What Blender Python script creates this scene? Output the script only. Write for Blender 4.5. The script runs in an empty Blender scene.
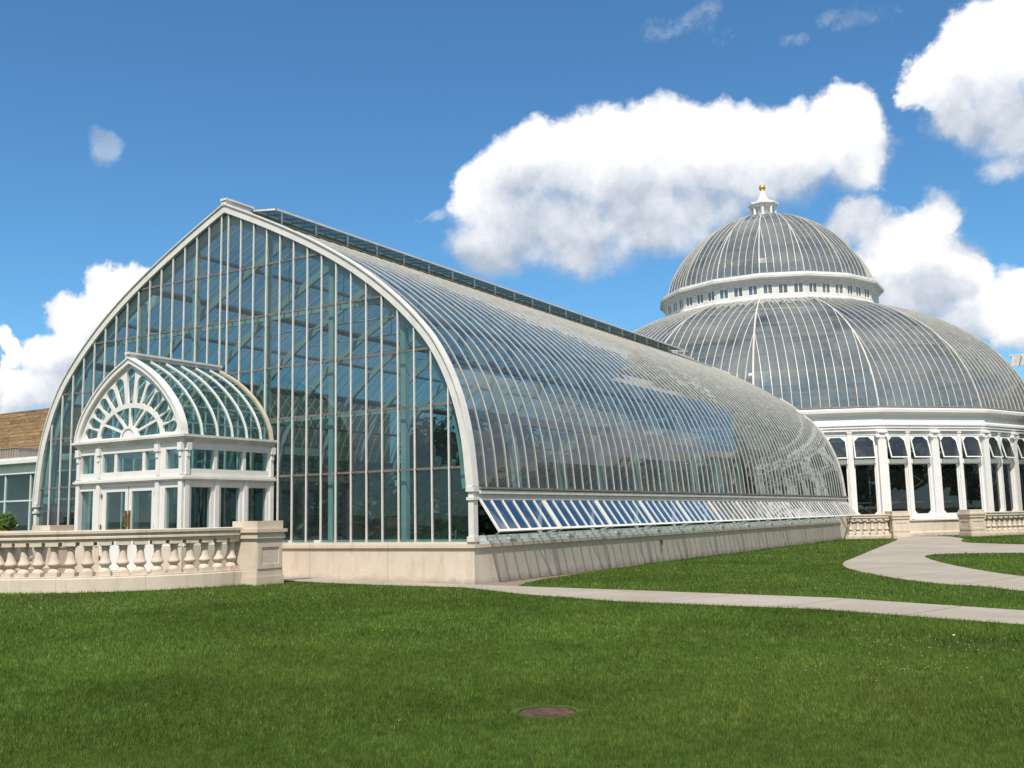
import bpy, math, random
import numpy as np
from mathutils import Vector, Matrix
random.seed(7); rng = np.random.default_rng(7)
scene = bpy.context.scene
col = scene.collection
PI = math.pi
CX = -8.56                      # axis of the long greenhouse and of the rotunda
DY = 53.58                      # rotunda centre

# ------------------------------------------------------------------ helpers
def tag(o, label=None, cat=None, group=None, kind=None):
    if label: o['label'] = label
    if cat: o['category'] = cat
    if group: o['group'] = group
    if kind: o['kind'] = kind
    return o

def thing(name, loc, label, cat, group=None):
    o = bpy.data.objects.new(name, None); col.objects.link(o)
    o.location = loc; o.empty_display_size = .3
    return tag(o, label, cat, group)

def wloc(o):
    v = Vector((0, 0, 0))
    while o is not None:
        v = v + o.location; o = o.parent
    return v

class MB:
    def __init__(s): s.v = []; s.f = []; s.sm = []
    def add(s, vs, fs, smooth=False):
        n = len(s.v); s.v.extend([tuple(v) for v in vs])
        s.f.extend([tuple(i + n for i in f) for f in fs]); s.sm.extend([smooth] * len(fs)); return s
    def box(s, x0, x1, y0, y1, z0, z1):
        return s.add([(x0,y0,z0),(x1,y0,z0),(x1,y1,z0),(x0,y1,z0),(x0,y0,z1),(x1,y0,z1),(x1,y1,z1),(x0,y1,z1)],
              [(0,3,2,1),(4,5,6,7),(0,1,5,4),(1,2,6,5),(2,3,7,6),(3,0,4,7)])
    def obox(s, o, ax, ay, az):           # corner origin and three edge vectors
        o, ax, ay, az = map(Vector, (o, ax, ay, az))
        return s.add([o,o+ax,o+ax+ay,o+ay,o+az,o+ax+az,o+ax+ay+az,o+ay+az],
              [(0,3,2,1),(4,5,6,7),(0,1,5,4),(1,2,6,5),(2,3,7,6),(3,0,4,7)])
    def bar(s, p, q, w, h, up=(0,0,1)):   # straight bar of w x h
        p, q = Vector(p), Vector(q); d = (q-p); t = d.normalized(); u = Vector(up)
        a = t.cross(u)
        if a.length < 1e-5: a = t.cross(Vector((1,0,0)))
        a.normalize(); b = a.cross(t).normalized()
        return s.obox(p - a*w/2 - b*h/2, d, a*w, b*h)
    def sweep(s, path, sides, w, h0, h1, ends=True):
        # rectangular section along path; sides[i] = (lateral unit, outward unit)
        vs = []
        for p, (a, b) in zip(path, sides):
            p, a, b = Vector(p), Vector(a), Vector(b)
            vs += [p - a*w/2 + b*h0, p + a*w/2 + b*h0, p + a*w/2 + b*h1, p - a*w/2 + b*h1]
        fs = []; n = len(path)
        for i in range(n-1):
            for k in range(4):
                fs.append((4*i+k, 4*i+(k+1)%4, 4*i+4+(k+1)%4, 4*i+4+k))
        if ends: fs += [(0,1,2,3), (4*n-1,4*n-2,4*n-3,4*n-4)]
        return s.add(vs, fs)
    def tube(s, path, r, n=8, smooth=True):
        vs = []; m = len(path); P = [Vector(p) for p in path]
        for i, p in enumerate(P):
            t = (P[min(i+1,m-1)] - P[max(i-1,0)]).normalized()
            a = t.cross(Vector((0,0,1)))
            if a.length < 1e-3: a = Vector((1,0,0))
            a.normalize(); b = t.cross(a)
            rr = r[i] if isinstance(r, (list, tuple)) else r
            for k in range(n):
                th = 2*PI*k/n; vs.append(p + a*rr*math.cos(th) + b*rr*math.sin(th))
        fs = [(i*n+k, i*n+(k+1)%n, (i+1)*n+(k+1)%n, (i+1)*n+k) for i in range(m-1) for k in range(n)]
        s.add(vs, fs, smooth)
        return s.add(vs[:n] + vs[-n:], [tuple(range(n)), tuple(range(2*n-1, n-1, -1))])
    def lathe(s, prof, c=(0,0,0), n=24, th0=0, th1=2*PI, smooth=True, close=False):
        full = abs(th1 - th0 - 2*PI) < 1e-6; m = n if full else n+1
        vs = [(c[0]+r*math.cos(th0+(th1-th0)*k/n), c[1]+r*math.sin(th0+(th1-th0)*k/n), c[2]+z) for r, z in prof for k in range(m)]
        fs = []; P = len(prof)
        for i in range(P if close else P-1):
            j = (i+1) % P
            for k in range(n):
                k2 = (k+1) % m
                fs.append((i*m+k, i*m+k2, j*m+k2, j*m+k))
        s.add(vs, fs, smooth)
        if close and not full:
            s.add([vs[i*m] for i in range(P)], [tuple(range(P))]); s.add([vs[i*m+m-1] for i in range(P)], [tuple(range(P-1,-1,-1))])
        return s
    def ring_plate(s, outer, inner, d):     # outer/inner: same-count 3D loops, d: thickness vector
        n = len(outer); d = Vector(d)
        O = [Vector(p) for p in outer]; I = [Vector(p) for p in inner]
        vs = O + I + [p+d for p in O] + [p+d for p in I]; fs = []
        for k in range(n):
            j = (k+1) % n
            fs += [(k,j,n+j,n+k), (2*n+k,3*n+k,3*n+j,2*n+j), (k,2*n+k,2*n+j,j), (n+k,n+j,3*n+j,3*n+k)]
        return s.add(vs, fs)
    def poly(s, pts): return s.add(pts, [tuple(range(len(pts)))])
    def mesh(s, name, mat, off=(0,0,0)):
        me = bpy.data.meshes.new(name); ox, oy, oz = off
        me.from_pydata([(x-ox, y-oy, z-oz) for x, y, z in s.v], [], s.f)
        me.polygons.foreach_set('use_smooth', s.sm)
        if mat: me.materials.append(mat)
        me.validate(); me.update(); return me
    def build(s, name, mat, parent=None, label=None):
        off = wloc(parent) if parent else (0,0,0)
        o = bpy.data.objects.new(name, s.mesh(name, mat, off)); col.objects.link(o)
        o.parent = parent
        if label: o['label'] = label
        return o

def place(name, me, parent, loc, rz=0):     # shared mesh at a local place
    o = bpy.data.objects.new(name, me); col.objects.link(o); o.parent = parent
    o.location = loc; o.rotation_euler = (0,0,rz); return o

# ------------------------------------------------------------------ materials
def newmat(name):
    m = bpy.data.materials.new(name); m.use_nodes = True
    nt = m.node_tree; nt.nodes.clear(); out = nt.nodes.new('ShaderNodeOutputMaterial')
    return m, nt, out
def N(nt, t, **kw):
    n = nt.nodes.new('ShaderNode' + t)
    for k, v in kw.items():
        if k == 'ins':
            for kk, vv in v.items(): n.inputs[kk].default_value = vv
        else: setattr(n, k, v)
    return n
def ramp(nt, stops):
    r = nt.nodes.new('ShaderNodeValToRGB'); e = r.color_ramp.elements
    while len(e) < len(stops): e.new(.5)
    for el, (p, c) in zip(e, stops): el.position = p; el.color = (*c, 1)
    return r
def surface(name, c1, c2, scale=3.0, rough=.6, spec=.3, bump=.0, stretch=(1,1,1), fine=40, dirt=None, detail=5):
    m, nt, out = newmat(name); L = nt.links.new
    g = N(nt, 'NewGeometry'); mp = N(nt, 'Mapping'); mp.inputs['Scale'].default_value = stretch
    L(g.outputs['Position'], mp.inputs['Vector'])
    n1 = N(nt, 'TexNoise', ins={'Scale': scale, 'Detail': detail, 'Roughness': .6}); L(mp.outputs[0], n1.inputs['Vector'])
    r = ramp(nt, [(.35, c1), (.65, c2)]); L(n1.outputs[0], r.inputs[0]); c = r.outputs[0]
    if dirt:
        dc, dsc, lo, hi, amt = dirt
        mp2 = N(nt, 'Mapping'); mp2.inputs['Scale'].default_value = (1,1,.25); L(g.outputs['Position'], mp2.inputs['Vector'])
        n2 = N(nt, 'TexNoise', ins={'Scale': dsc, 'Detail': 8, 'Roughness': .7}); L(mp2.outputs[0], n2.inputs['Vector'])
        r2 = ramp(nt, [(lo, (0,0,0)), (hi, (amt,amt,amt))]); L(n2.outputs[0], r2.inputs[0])
        mx = N(nt, 'MixRGB'); L(r2.outputs[0], mx.inputs[0]); L(c, mx.inputs[1]); mx.inputs[2].default_value = (*dc, 1); c = mx.outputs[0]
    b = N(nt, 'BsdfPrincipled'); L(c, b.inputs['Base Color']); b.inputs['Roughness'].default_value = rough
    b.inputs['Specular IOR Level'].default_value = spec
    if bump:
        n3 = N(nt, 'TexNoise', ins={'Scale': fine, 'Detail': 4}); L(g.outputs['Position'], n3.inputs['Vector'])
        bp = N(nt, 'Bump', ins={'Strength': bump, 'Distance': .02}); L(n3.outputs[0], bp.inputs['Height']); L(bp.outputs[0], b.inputs['Normal'])
    L(b.outputs[0], out.inputs[0]); return m

def glass(name, tint, refl=1.0, rough=.02, dirt=.06, dirtcol=(.35,.36,.33), dscale=.8, wav=.0, base=.03, var=(.4,1.6)):
    """thin pane: tinted see-through, fresnel mirror, a film of dirt"""
    m, nt, out = newmat(name); L = nt.links.new
    g = N(nt, 'NewGeometry')
    tr = N(nt, 'BsdfTransparent'); tr.inputs[0].default_value = (*tint, 1)
    df = N(nt, 'BsdfDiffuse'); df.inputs[0].default_value = (*dirtcol, 1)
    tl = N(nt, 'BsdfTranslucent'); tl.inputs[0].default_value = (*dirtcol, 1)
    md = N(nt, 'MixShader', ins={0: .4}); L(df.outputs[0], md.inputs[1]); L(tl.outputs[0], md.inputs[2])
    n1 = N(nt, 'TexNoise', ins={'Scale': dscale, 'Detail': 6, 'Roughness': .65}); L(g.outputs['Position'], n1.inputs['Vector'])
    mr = N(nt, 'MapRange', ins={1: .3, 2: .75, 3: dirt*var[0], 4: dirt*var[1]}); L(n1.outputs[0], mr.inputs[0])
    m1 = N(nt, 'MixShader'); L(mr.outputs[0], m1.inputs[0]); L(tr.outputs[0], m1.inputs[1]); L(md.outputs[0], m1.inputs[2])
    gl = N(nt, 'BsdfGlossy', ins={'Roughness': rough}); gl.inputs[0].default_value = (.95,.97,1,1)
    fr = N(nt, 'LayerWeight', ins={'Blend': .5})          # facing^k: the same from both sides of a pane
    pw = N(nt, 'Math', operation='POWER', ins={1: 4.0}); L(fr.outputs['Facing'], pw.inputs[0])
    fm = N(nt, 'Math', operation='MULTIPLY_ADD', ins={1: .75*refl, 2: base+.04*refl}); L(pw.outputs[0], fm.inputs[0])
    cl = N(nt, 'Clamp'); L(fm.outputs[0], cl.inputs[0])
    if wav:
        n2 = N(nt, 'TexNoise', ins={'Scale': 1.6, 'Detail': 2}); L(g.outputs['Position'], n2.inputs['Vector'])
        bp = N(nt, 'Bump', ins={'Strength': wav, 'Distance': .01}); L(n2.outputs[0], bp.inputs['Height']); L(bp.outputs[0], gl.inputs['Normal'])
    m2 = N(nt, 'MixShader'); L(cl.outputs[0], m2.inputs[0]); L(m1.outputs[0], m2.inputs[1]); L(gl.outputs[0], m2.inputs[2])
    L(m2.outputs[0], out.inputs[0]); return m

M = {}
M['white'] = surface('white_paint', (.64,.625,.59), (.73,.715,.68), 2, .45, .4, dirt=((.42,.38,.32), 2.2, .55, .8, .35))
M['white_clean'] = surface('white_paint_clean', (.70,.69,.66), (.76,.75,.725), 2, .4, .4, dirt=((.55,.52,.48), 1.5, .58, .8, .3))
M['frame'] = surface('weathered_frame', (.60,.59,.55), (.74,.73,.69), 3, .4, .5, dirt=((.40,.35,.28), 3, .5, .75, .5))
M['rib'] = surface('glazing_bar_paint', (.46,.43,.38), (.58,.55,.49), 2.5, .4, .5, dirt=((.36,.31,.25), 2, .5, .75, .4))
M['rib_bright'] = surface('roof_rib_paint', (.47,.455,.41), (.60,.585,.535), 2.5, .4, .5, dirt=((.34,.29,.23), 2, .52, .78, .45))
M['interior'] = surface('interior_steel', (.55,.62,.60), (.66,.72,.70), 2, .5, .4)
M['dark_frame'] = surface('dark_transom', (.13,.115,.10), (.20,.175,.15), 4, .5, .4)
M['lead'] = surface('lead_gutter', (.16,.145,.125), (.26,.235,.20), 4, .6, .3)
M['white_ro'] = surface('rotunda_white', (.78,.775,.76), (.83,.825,.81), 2, .4, .4, dirt=((.55,.52,.48), 1.5, .6, .85, .25))
M['frame_bright'] = surface('gable_frame', (.66,.65,.62), (.76,.75,.72), 3, .4, .5, dirt=((.45,.40,.34), 3, .55, .8, .4))
M['tan'] = surface('tan_trim', (.50,.42,.30), (.60,.50,.37), 4, .6, .3)
def masonry(name, c1, c2, bw, bh, joint, rough=.85, flat=False):
    m, nt, out = newmat(name); L = nt.links.new; g = N(nt, 'NewGeometry')
    n1 = N(nt, 'TexNoise', ins={'Scale': 1.3, 'Detail': 8, 'Roughness': .65}); L(g.outputs['Position'], n1.inputs['Vector'])
    r = ramp(nt, [(.32, c1), (.68, c2)]); L(n1.outputs[0], r.inputs[0])
    mp = N(nt, 'Mapping'); mp.inputs['Scale'].default_value = (1,1,.22); L(g.outputs['Position'], mp.inputs['Vector'])
    n2 = N(nt, 'TexNoise', ins={'Scale': 2.6, 'Detail': 9, 'Roughness': .7}); L(mp.outputs[0], n2.inputs['Vector'])
    r2 = ramp(nt, [(.50, (0,0,0)), (.80, (.55,.55,.55))]); L(n2.outputs[0], r2.inputs[0])
    mx = N(nt, 'MixRGB'); L(r2.outputs[0], mx.inputs[0]); L(r.outputs[0], mx.inputs[1]); mx.inputs[2].default_value = (.30,.235,.17,1)
    n3 = N(nt, 'TexNoise', ins={'Scale': 55, 'Detail': 4}); L(g.outputs['Position'], n3.inputs['Vector'])
    r3 = ramp(nt, [(.30, (.80,.80,.80)), (.60, (1.04,1.04,1.04))]); L(n3.outputs[0], r3.inputs[0])
    mm = N(nt, 'MixRGB', blend_type='MULTIPLY', ins={0: .6}); L(mx.outputs[0], mm.inputs[1]); L(r3.outputs[0], mm.inputs[2]); c = mm.outputs[0]
    # splash band of soil along the foot, its height uneven
    sp = N(nt, 'SeparateXYZ'); L(g.outputs['Position'], sp.inputs[0])
    n4 = N(nt, 'TexNoise', ins={'Scale': 2.2, 'Detail': 7, 'Roughness': .7}); L(g.outputs['Position'], n4.inputs['Vector'])
    ad = N(nt, 'Math', operation='MULTIPLY_ADD', ins={1: .55}); L(n4.outputs[0], ad.inputs[0]); L(sp.outputs[2], ad.inputs[2])
    mr = N(nt, 'MapRange', ins={1: -.68, 2: -.52, 3: .5, 4: 0.0}); L(ad.outputs[0], mr.inputs[0])
    m2 = N(nt, 'MixRGB'); L(mr.outputs[0], m2.inputs[0]); L(c, m2.inputs[1]); m2.inputs[2].default_value = (.25,.20,.145,1); c = m2.outputs[0]
    if joint:
        ang = N(nt, 'Math', operation='ADD'); L(sp.outputs[0], ang.inputs[0]); L(sp.outputs[1], ang.inputs[1])
        fr = N(nt, 'Math', operation='PINGPONG', ins={1: bw/2}); L(ang.outputs[0], fr.inputs[0])
        lt = N(nt, 'Math', operation='LESS_THAN', ins={1: .008}); L(fr.outputs[0], lt.inputs[0])
        ml = N(nt, 'Math', operation='MULTIPLY', ins={1: .55}); L(lt.outputs[0], ml.inputs[0])
        m3 = N(nt, 'MixRGB'); L(ml.outputs[0], m3.inputs[0]); L(c, m3.inputs[1]); m3.inputs[2].default_value = (.20,.16,.12,1); c = m3.outputs[0]
    b = N(nt, 'BsdfPrincipled', ins={'Roughness': rough}); b.inputs['Specular IOR Level'].default_value = .15; L(c, b.inputs['Base Color'])
    bp = N(nt, 'Bump', ins={'Strength': .35, 'Distance': .02}); L(n3.outputs[0], bp.inputs['Height']); L(bp.outputs[0], b.inputs['Normal'])
    L(b.outputs[0], out.inputs[0]); return m
M['stone'] = masonry('cream_stone', (.61,.52,.425), (.70,.605,.50), 2.6, 1, True)
M['stone_plain'] = masonry('cream_stone_plain', (.59,.50,.41), (.69,.595,.49), 1, 1, False)
M['unused_stone'] = surface('cream_stone', (.54,.44,.345), (.62,.515,.41), 1.3, .85, .15, bump=.25, fine=60, dirt=((.40,.31,.23), 1.4, .55, .8, .4))
M['concrete'] = surface('path_concrete', (.295,.26,.22), (.365,.33,.285), .6, .9, .1, bump=.3, fine=80, dirt=((.27,.235,.20), .9, .55, .8, .5))
nt_ = M['concrete'].node_tree; pb = nt_.nodes['Principled BSDF']; src = pb.inputs['Base Color'].links[0].from_socket
g_ = N(nt_, 'NewGeometry'); dt = N(nt_, 'VectorMath', operation='DOT_PRODUCT'); nt_.links.new(g_.outputs['Position'], dt.inputs[0]); dt.inputs[1].default_value = (.95,-.31,0)
pp = N(nt_, 'Math', operation='PINGPONG', ins={1: 1.1}); nt_.links.new(dt.outputs['Value'], pp.inputs[0])
nj = N(nt_, 'TexNoise', ins={'Scale': 6, 'Detail': 4}); nt_.links.new(g_.outputs['Position'], nj.inputs['Vector'])
wj = N(nt_, 'Math', operation='MULTIPLY', ins={1: .045}); nt_.links.new(nj.outputs[0], wj.inputs[0])
lj = N(nt_, 'Math', operation='LESS_THAN'); nt_.links.new(pp.outputs[0], lj.inputs[0]); nt_.links.new(wj.outputs[0], lj.inputs[1])
aj = N(nt_, 'Math', operation='MULTIPLY', ins={1: .6}); nt_.links.new(lj.outputs[0], aj.inputs[0])
xj = N(nt_, 'MixRGB'); nt_.links.new(aj.outputs[0], xj.inputs[0]); nt_.links.new(src, xj.inputs[1]); xj.inputs[2].default_value = (.12,.10,.08,1); nt_.links.new(xj.outputs[0], pb.inputs['Base Color'])
M['gravel'] = surface('gravel', (.15,.12,.09), (.36,.30,.24), 45, .95, .1, bump=1.0, fine=90)
M['soil'] = surface('soil', (.035,.06,.013), (.065,.10,.022), 8, .95, .05)
M['floor'] = surface('inside_floor', (.10,.10,.085), (.17,.16,.14), 1, .9, .1)
M['brass'] = surface('brass', (.25,.16,.06), (.32,.21,.08), 8, .35, .5)
M['gold'] = surface('gold_leaf', (.72,.48,.08), (.80,.55,.12), 6, .28, .5)
for k in ('gold', 'brass'):
    M[k].node_tree.nodes['Principled BSDF'].inputs['Metallic'].default_value = .85
M['rust'] = surface('rusty_cover', (.045,.026,.02), (.12,.066,.05), 14, .85, .2, bump=.6, fine=60)
M['bark'] = surface('bark', (.10,.075,.05), (.17,.13,.09), 8, .9, .1, bump=.6)
M['grey_block'] = surface('grey_panel', (.24,.215,.185), (.30,.27,.235), 1, .8, .2, stretch=(6,6,.1))
M['inner_wall'] = surface('inner_wall', (.30,.32,.30), (.40,.42,.40), 1, .8, .2)
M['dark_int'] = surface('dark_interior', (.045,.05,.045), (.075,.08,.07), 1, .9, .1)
M['g_front'] = glass('gable_glass', (.41,.59,.595), .8, .01, .085, (.24,.37,.37), 1.0, .05, base=.03)
M['g_vault'] = glass('vault_glass', (.44,.57,.58), 1.0, .035, .17, (.33,.36,.345), .5, .06, base=.06, var=(.3,1.7))
M['g_ridge'] = glass('ridge_glass', (.22,.36,.38), 1.0, .03, .06, (.2,.25,.25), .6, .05, base=.10)
M['g_dome'] = glass('dome_glass', (.40,.45,.435), .8, .07, .28, (.50,.51,.48), .22, .06, base=.075, var=(.2,1.9))
M['g_sash'] = glass('sash_glass', (.90,.94,.96), 1.0, .01, .03, (.3,.34,.34), 1.0, .02, base=.30)
M['g_win'] = glass('window_glass', (.27,.30,.28), .8, .01, .03, (.3,.34,.33), 1.0, .03, base=.05)
M['g_far_blackout'] = glass('far_blackout_glass', (.06,.08,.07), .8, .01, .03, (.1,.12,.1), 1.0, .03, base=.05)  # near-black tint blots out the sky beyond so the rotunda interior stays dark
M['g_vest'] = glass('vestibule_glass', (.52,.72,.72), .9, .01, .06, (.30,.40,.40), 1.0, .05, base=.05)

def leafmat(name, c1, c2, trans=.35):
    m, nt, out = newmat(name); L = nt.links.new
    g = N(nt, 'NewGeometry'); r = ramp(nt, [(0, c1), (1, c2)]); L(g.outputs['Random Per Island'], r.inputs[0])
    d = N(nt, 'BsdfDiffuse'); t = N(nt, 'BsdfTranslucent'); mx = N(nt, 'MixShader', ins={0: trans})
    L(r.outputs[0], d.inputs[0]); L(r.outputs[0], t.inputs[0]); L(d.outputs[0], mx.inputs[1]); L(t.outputs[0], mx.inputs[2])
    gl = N(nt, 'BsdfGlossy', ins={'Roughness': .45}); m2 = N(nt, 'MixShader', ins={0: .04}); L(mx.outputs[0], m2.inputs[1]); L(gl.outputs[0], m2.inputs[2])
    L(m2.outputs[0], out.inputs[0]); return m
M['leaf'] = leafmat('leaf', (.03,.07,.015), (.09,.16,.03))
M['leaf_dark'] = leafmat('leaf_dark', (.012,.03,.010), (.04,.075,.022))
M['leaf_bright'] = leafmat('leaf_bright', (.06,.12,.02), (.15,.22,.04))
M['petal'] = leafmat('petal', (.65,.42,.06), (.8,.62,.2))
M['clover'] = leafmat('clover_white', (.55,.58,.5), (.75,.76,.68), .2)

def grassmat():
    m, nt, out = newmat('grass_blades'); L = nt.links.new
    a = N(nt, 'Attribute', attribute_name='tone'); g = N(nt, 'NewGeometry')
    r = ramp(nt, [(0, (.050,.106,.018)), (.5, (.120,.212,.037)), (.9, (.225,.308,.066)), (1, (.36,.32,.14))]); L(a.outputs['Fac'], r.inputs[0])
    n1 = N(nt, 'TexNoise', ins={'Scale': .35, 'Detail': 6, 'Roughness': .65}); L(g.outputs['Position'], n1.inputs['Vector'])
    mr = N(nt, 'MapRange', ins={1: .3, 2: .7, 3: .58, 4: 1.32}); L(n1.outputs[0], mr.inputs[0])
    n2 = N(nt, 'TexNoise', ins={'Scale': 9, 'Detail': 3, 'Roughness': .6}); L(g.outputs['Position'], n2.inputs['Vector'])
    mr2 = N(nt, 'MapRange', ins={1: .3, 2: .7, 3: .62, 4: 1.35}); L(n2.outputs[0], mr2.inputs[0])  # clump-scale tone; its darks also stand in for shade between blades
    mu = N(nt, 'Math', operation='MULTIPLY'); L(mr.outputs[0], mu.inputs[0]); L(mr2.outputs[0], mu.inputs[1])
    mm = N(nt, 'MixRGB', blend_type='MULTIPLY', ins={0: 1.0}); L(r.outputs[0], mm.inputs[1]); L(mu.outputs[0], mm.inputs[2])
    n5 = N(nt, 'TexNoise', ins={'Scale': .22, 'Detail': 5, 'Roughness': .7, 'Distortion': .4}); L(g.outputs['Position'], n5.inputs['Vector'])
    m5 = N(nt, 'MapRange', ins={1: .48, 2: .72, 3: 0.0, 4: .38}); L(n5.outputs[0], m5.inputs[0])
    my = N(nt, 'MixRGB'); L(m5.outputs[0], my.inputs[0]); L(mm.outputs[0], my.inputs[1]); my.inputs[2].default_value = (.19,.20,.05,1); mm = my
    d = N(nt, 'BsdfDiffuse'); t = N(nt, 'BsdfTranslucent'); mx = N(nt, 'MixShader', ins={0: .35})
    L(mm.outputs[0], d.inputs[0]); L(mm.outputs[0], t.inputs[0]); L(d.outputs[0], mx.inputs[1]); L(t.outputs[0], mx.inputs[2])
    L(mx.outputs[0], out.inputs[0]); return m
M['grass'] = grassmat()

def stackstone():
    m, nt, out = newmat('stacked_stone'); L = nt.links.new
    g = N(nt, 'NewGeometry'); mp = N(nt, 'Mapping'); mp.inputs['Rotation'].default_value = (PI/2, 0, 0)
    L(g.outputs['Position'], mp.inputs['Vector'])
    b = N(nt, 'TexBrick', ins={'Scale': 1.0, 'Mortar Size': .012, 'Brick Width': 1.5, 'Row Height': .20, 'Color1': (.18,.11,.05,1), 'Color2': (.28,.185,.09,1), 'Mortar': (.13,.085,.045,1)})
    b.offset_frequency = 2; L(mp.outputs[0], b.inputs['Vector'])
    n1 = N(nt, 'TexNoise', ins={'Scale': 2.5, 'Detail': 6}); mp2 = N(nt, 'Mapping'); mp2.inputs['Scale'].default_value = (1,1,4); L(g.outputs['Position'], mp2.inputs['Vector']); L(mp2.outputs[0], n1.inputs['Vector'])
    mr = N(nt, 'MapRange', ins={1: .3, 2: .7, 3: .65, 4: 1.3}); L(n1.outputs[0], mr.inputs[0])
    mm = N(nt, 'MixRGB', blend_type='MULTIPLY', ins={0: 1.0}); L(b.outputs[0], mm.inputs[1]); L(mr.outputs[0], mm.inputs[2])
    p = N(nt, 'BsdfPrincipled', ins={'Roughness': .9}); L(mm.outputs[0], p.inputs['Base Color'])
    bp = N(nt, 'Bump', ins={'Strength': .8, 'Distance': .05}); L(b.outputs[1], bp.inputs['Height']); bp.invert = True; L(bp.outputs[0], p.inputs['Normal'])
    L(p.outputs[0], out.inputs[0]); return m
M['stackstone'] = stackstone()

# ------------------------------------------------------------------ ground
def gz(x, y):
    return -.98 + .20*np.exp(-((x+8.5)**2/36 + (y+4)**2/36))
def gzf(x, y): return float(gz(np.float64(x), np.float64(y)))
xs = np.concatenate([[-3000,-1500,-700,-300,-150,-80], np.arange(-40, 40.1, .8), [60,90,150,300,700,1500,3000]])
ys = np.concatenate([[-3000,-1500,-700,-300,-120,-60], np.arange(-28, 30.1, .8), [36,42,48,56,65,80,120,200,400,900,2000,3500]])
XX, YY = np.meshgrid(xs, ys); ZZ = gz(XX, YY); nx = len(xs); ny = len(ys)
mb = MB(); mb.add(np.stack([XX.ravel(), YY.ravel(), ZZ.ravel()], -1).tolist(),
    [(j*nx+i, j*nx+i+1, (j+1)*nx+i+1, (j+1)*nx+i) for j in range(ny-1) for i in range(nx-1)], True)
tag(mb.build('lawn_ground', M['soil']), 'dark earth under the mown lawn', 'ground', kind='structure')

# paths
near = [(-14,-1.6),(-5.2,-1.35),(-3.4,-1.35),(-1.5,-1.15),(.35,-1.0),(2.5,-2.1),(5.3,-3.1),(8.9,-3.4),(12.0,-4.7),(18,-7.6),(30,-12)]
far = [(-14,.0),(-5.2,.0),(-3.4,.0),(-1.5,-.05),(.35,-.12),(2.0,-.25),(4.6,-.55),(8.6,-1.15),(11.8,-2.6),(18.2,-4.6),(30.3,-8)]
def densify(p, k=12):
    o = []
    for a, b in zip(p[:-1], p[1:]):
        for i in range(k): t = i/k; o.append((a[0]+(b[0]-a[0])*t, a[1]+(b[1]-a[1])*t))
    return o + [p[-1]]
nd, fd = densify(near), densify(far)
mb = MB(); n = len(nd)
mb.add([(x,y,gzf(x,y)+.012) for x,y in nd] + [(x,y,gzf(x,y)+.012) for x,y in fd], [(i,i+1,n+i+1,n+i) for i in range(n-1)])
tag(mb.build('sidewalk', M['concrete']), 'straight concrete sidewalk crossing the lawn past the greenhouse corner', 'path', kind='structure')
SIDEWALK = nd + fd[::-1]

walk = [(5.9,10.3),(7.4,6.4),(9.62,2.9),(10.8,2.4),(11.4,1.2),(16,-1.5),(24,-6),(24.6,-3),(18,2.5),(13,4.2),(11.2,5.4),(9.6,8.8),(8.4,12),(7.5,15.1),(7.35,16.4),(7.6,17.6),(8.6,18.2),(10.2,18.4),(20,18.0),(34,18),(34,26),(20,26.3),(9.6,26.4),(8.7,27.5),(6.6,29.5),(6.1,36.2),(4.1,41.5),(.9,38.0),(2.9,36.2),(3.6,30.5),(4.6,21.5),(5.35,15.2)]
def smooth_poly(p, it=2):
    for _ in range(it):
        q = []
        for a, b in zip(p, p[1:]+p[:1]):
            q += [(a[0]*.75+b[0]*.25, a[1]*.75+b[1]*.25), (a[0]*.25+b[0]*.75, a[1]*.25+b[1]*.75)]
        p = q
    return p
walk = smooth_poly(walk, 2)
from mathutils.geometry import tessellate_polygon
def flat_poly(name, pts, zoff, mat):
    vs = [Vector((x, y, 0)) for x, y in pts]; tris = tessellate_polygon([vs])
    me = bpy.data.meshes.new(name); me.from_pydata([(x, y, gzf(x,y)+zoff) for x, y in pts], [], tris); me.materials.append(mat)
    o = bpy.data.objects.new(name, me); col.objects.link(o); return o
tag(flat_poly('footpath', walk, .008, M['concrete']), 'curving concrete footpath leading to the rotunda', 'path', kind='structure')
gravel = [(.05,-.3),(1.3,-.25),(.9,.9),(.7,1.8),(.35,5),(.22,9.5),(.05,9.6)]
tag(flat_poly('gravel_bed', gravel, .006, M['gravel']), 'gravel strip at the foot of the greenhouse side wall', 'gravel', kind='structure')
terr = [(CX+3.6*math.cos(a), -3.0+3.6*math.sin(a)) for a in np.linspace(-PI, 0, 40)] + [(CX+3.6,-.06),(CX-3.6,-.06)]
mb = MB(); tp = [(x,y,gzf(x,y)+.03) for x,y in terr]; tc = (CX,-1.6,gzf(CX,-1.6)+.03)
mb.add([tc]+tp, [(0,i+1,(i+1)%len(tp)+1) for i in range(len(tp))])
tag(mb.build('terrace', M['concrete']), 'paved terrace in front of the entrance vestibule', 'paving', kind='structure')

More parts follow.
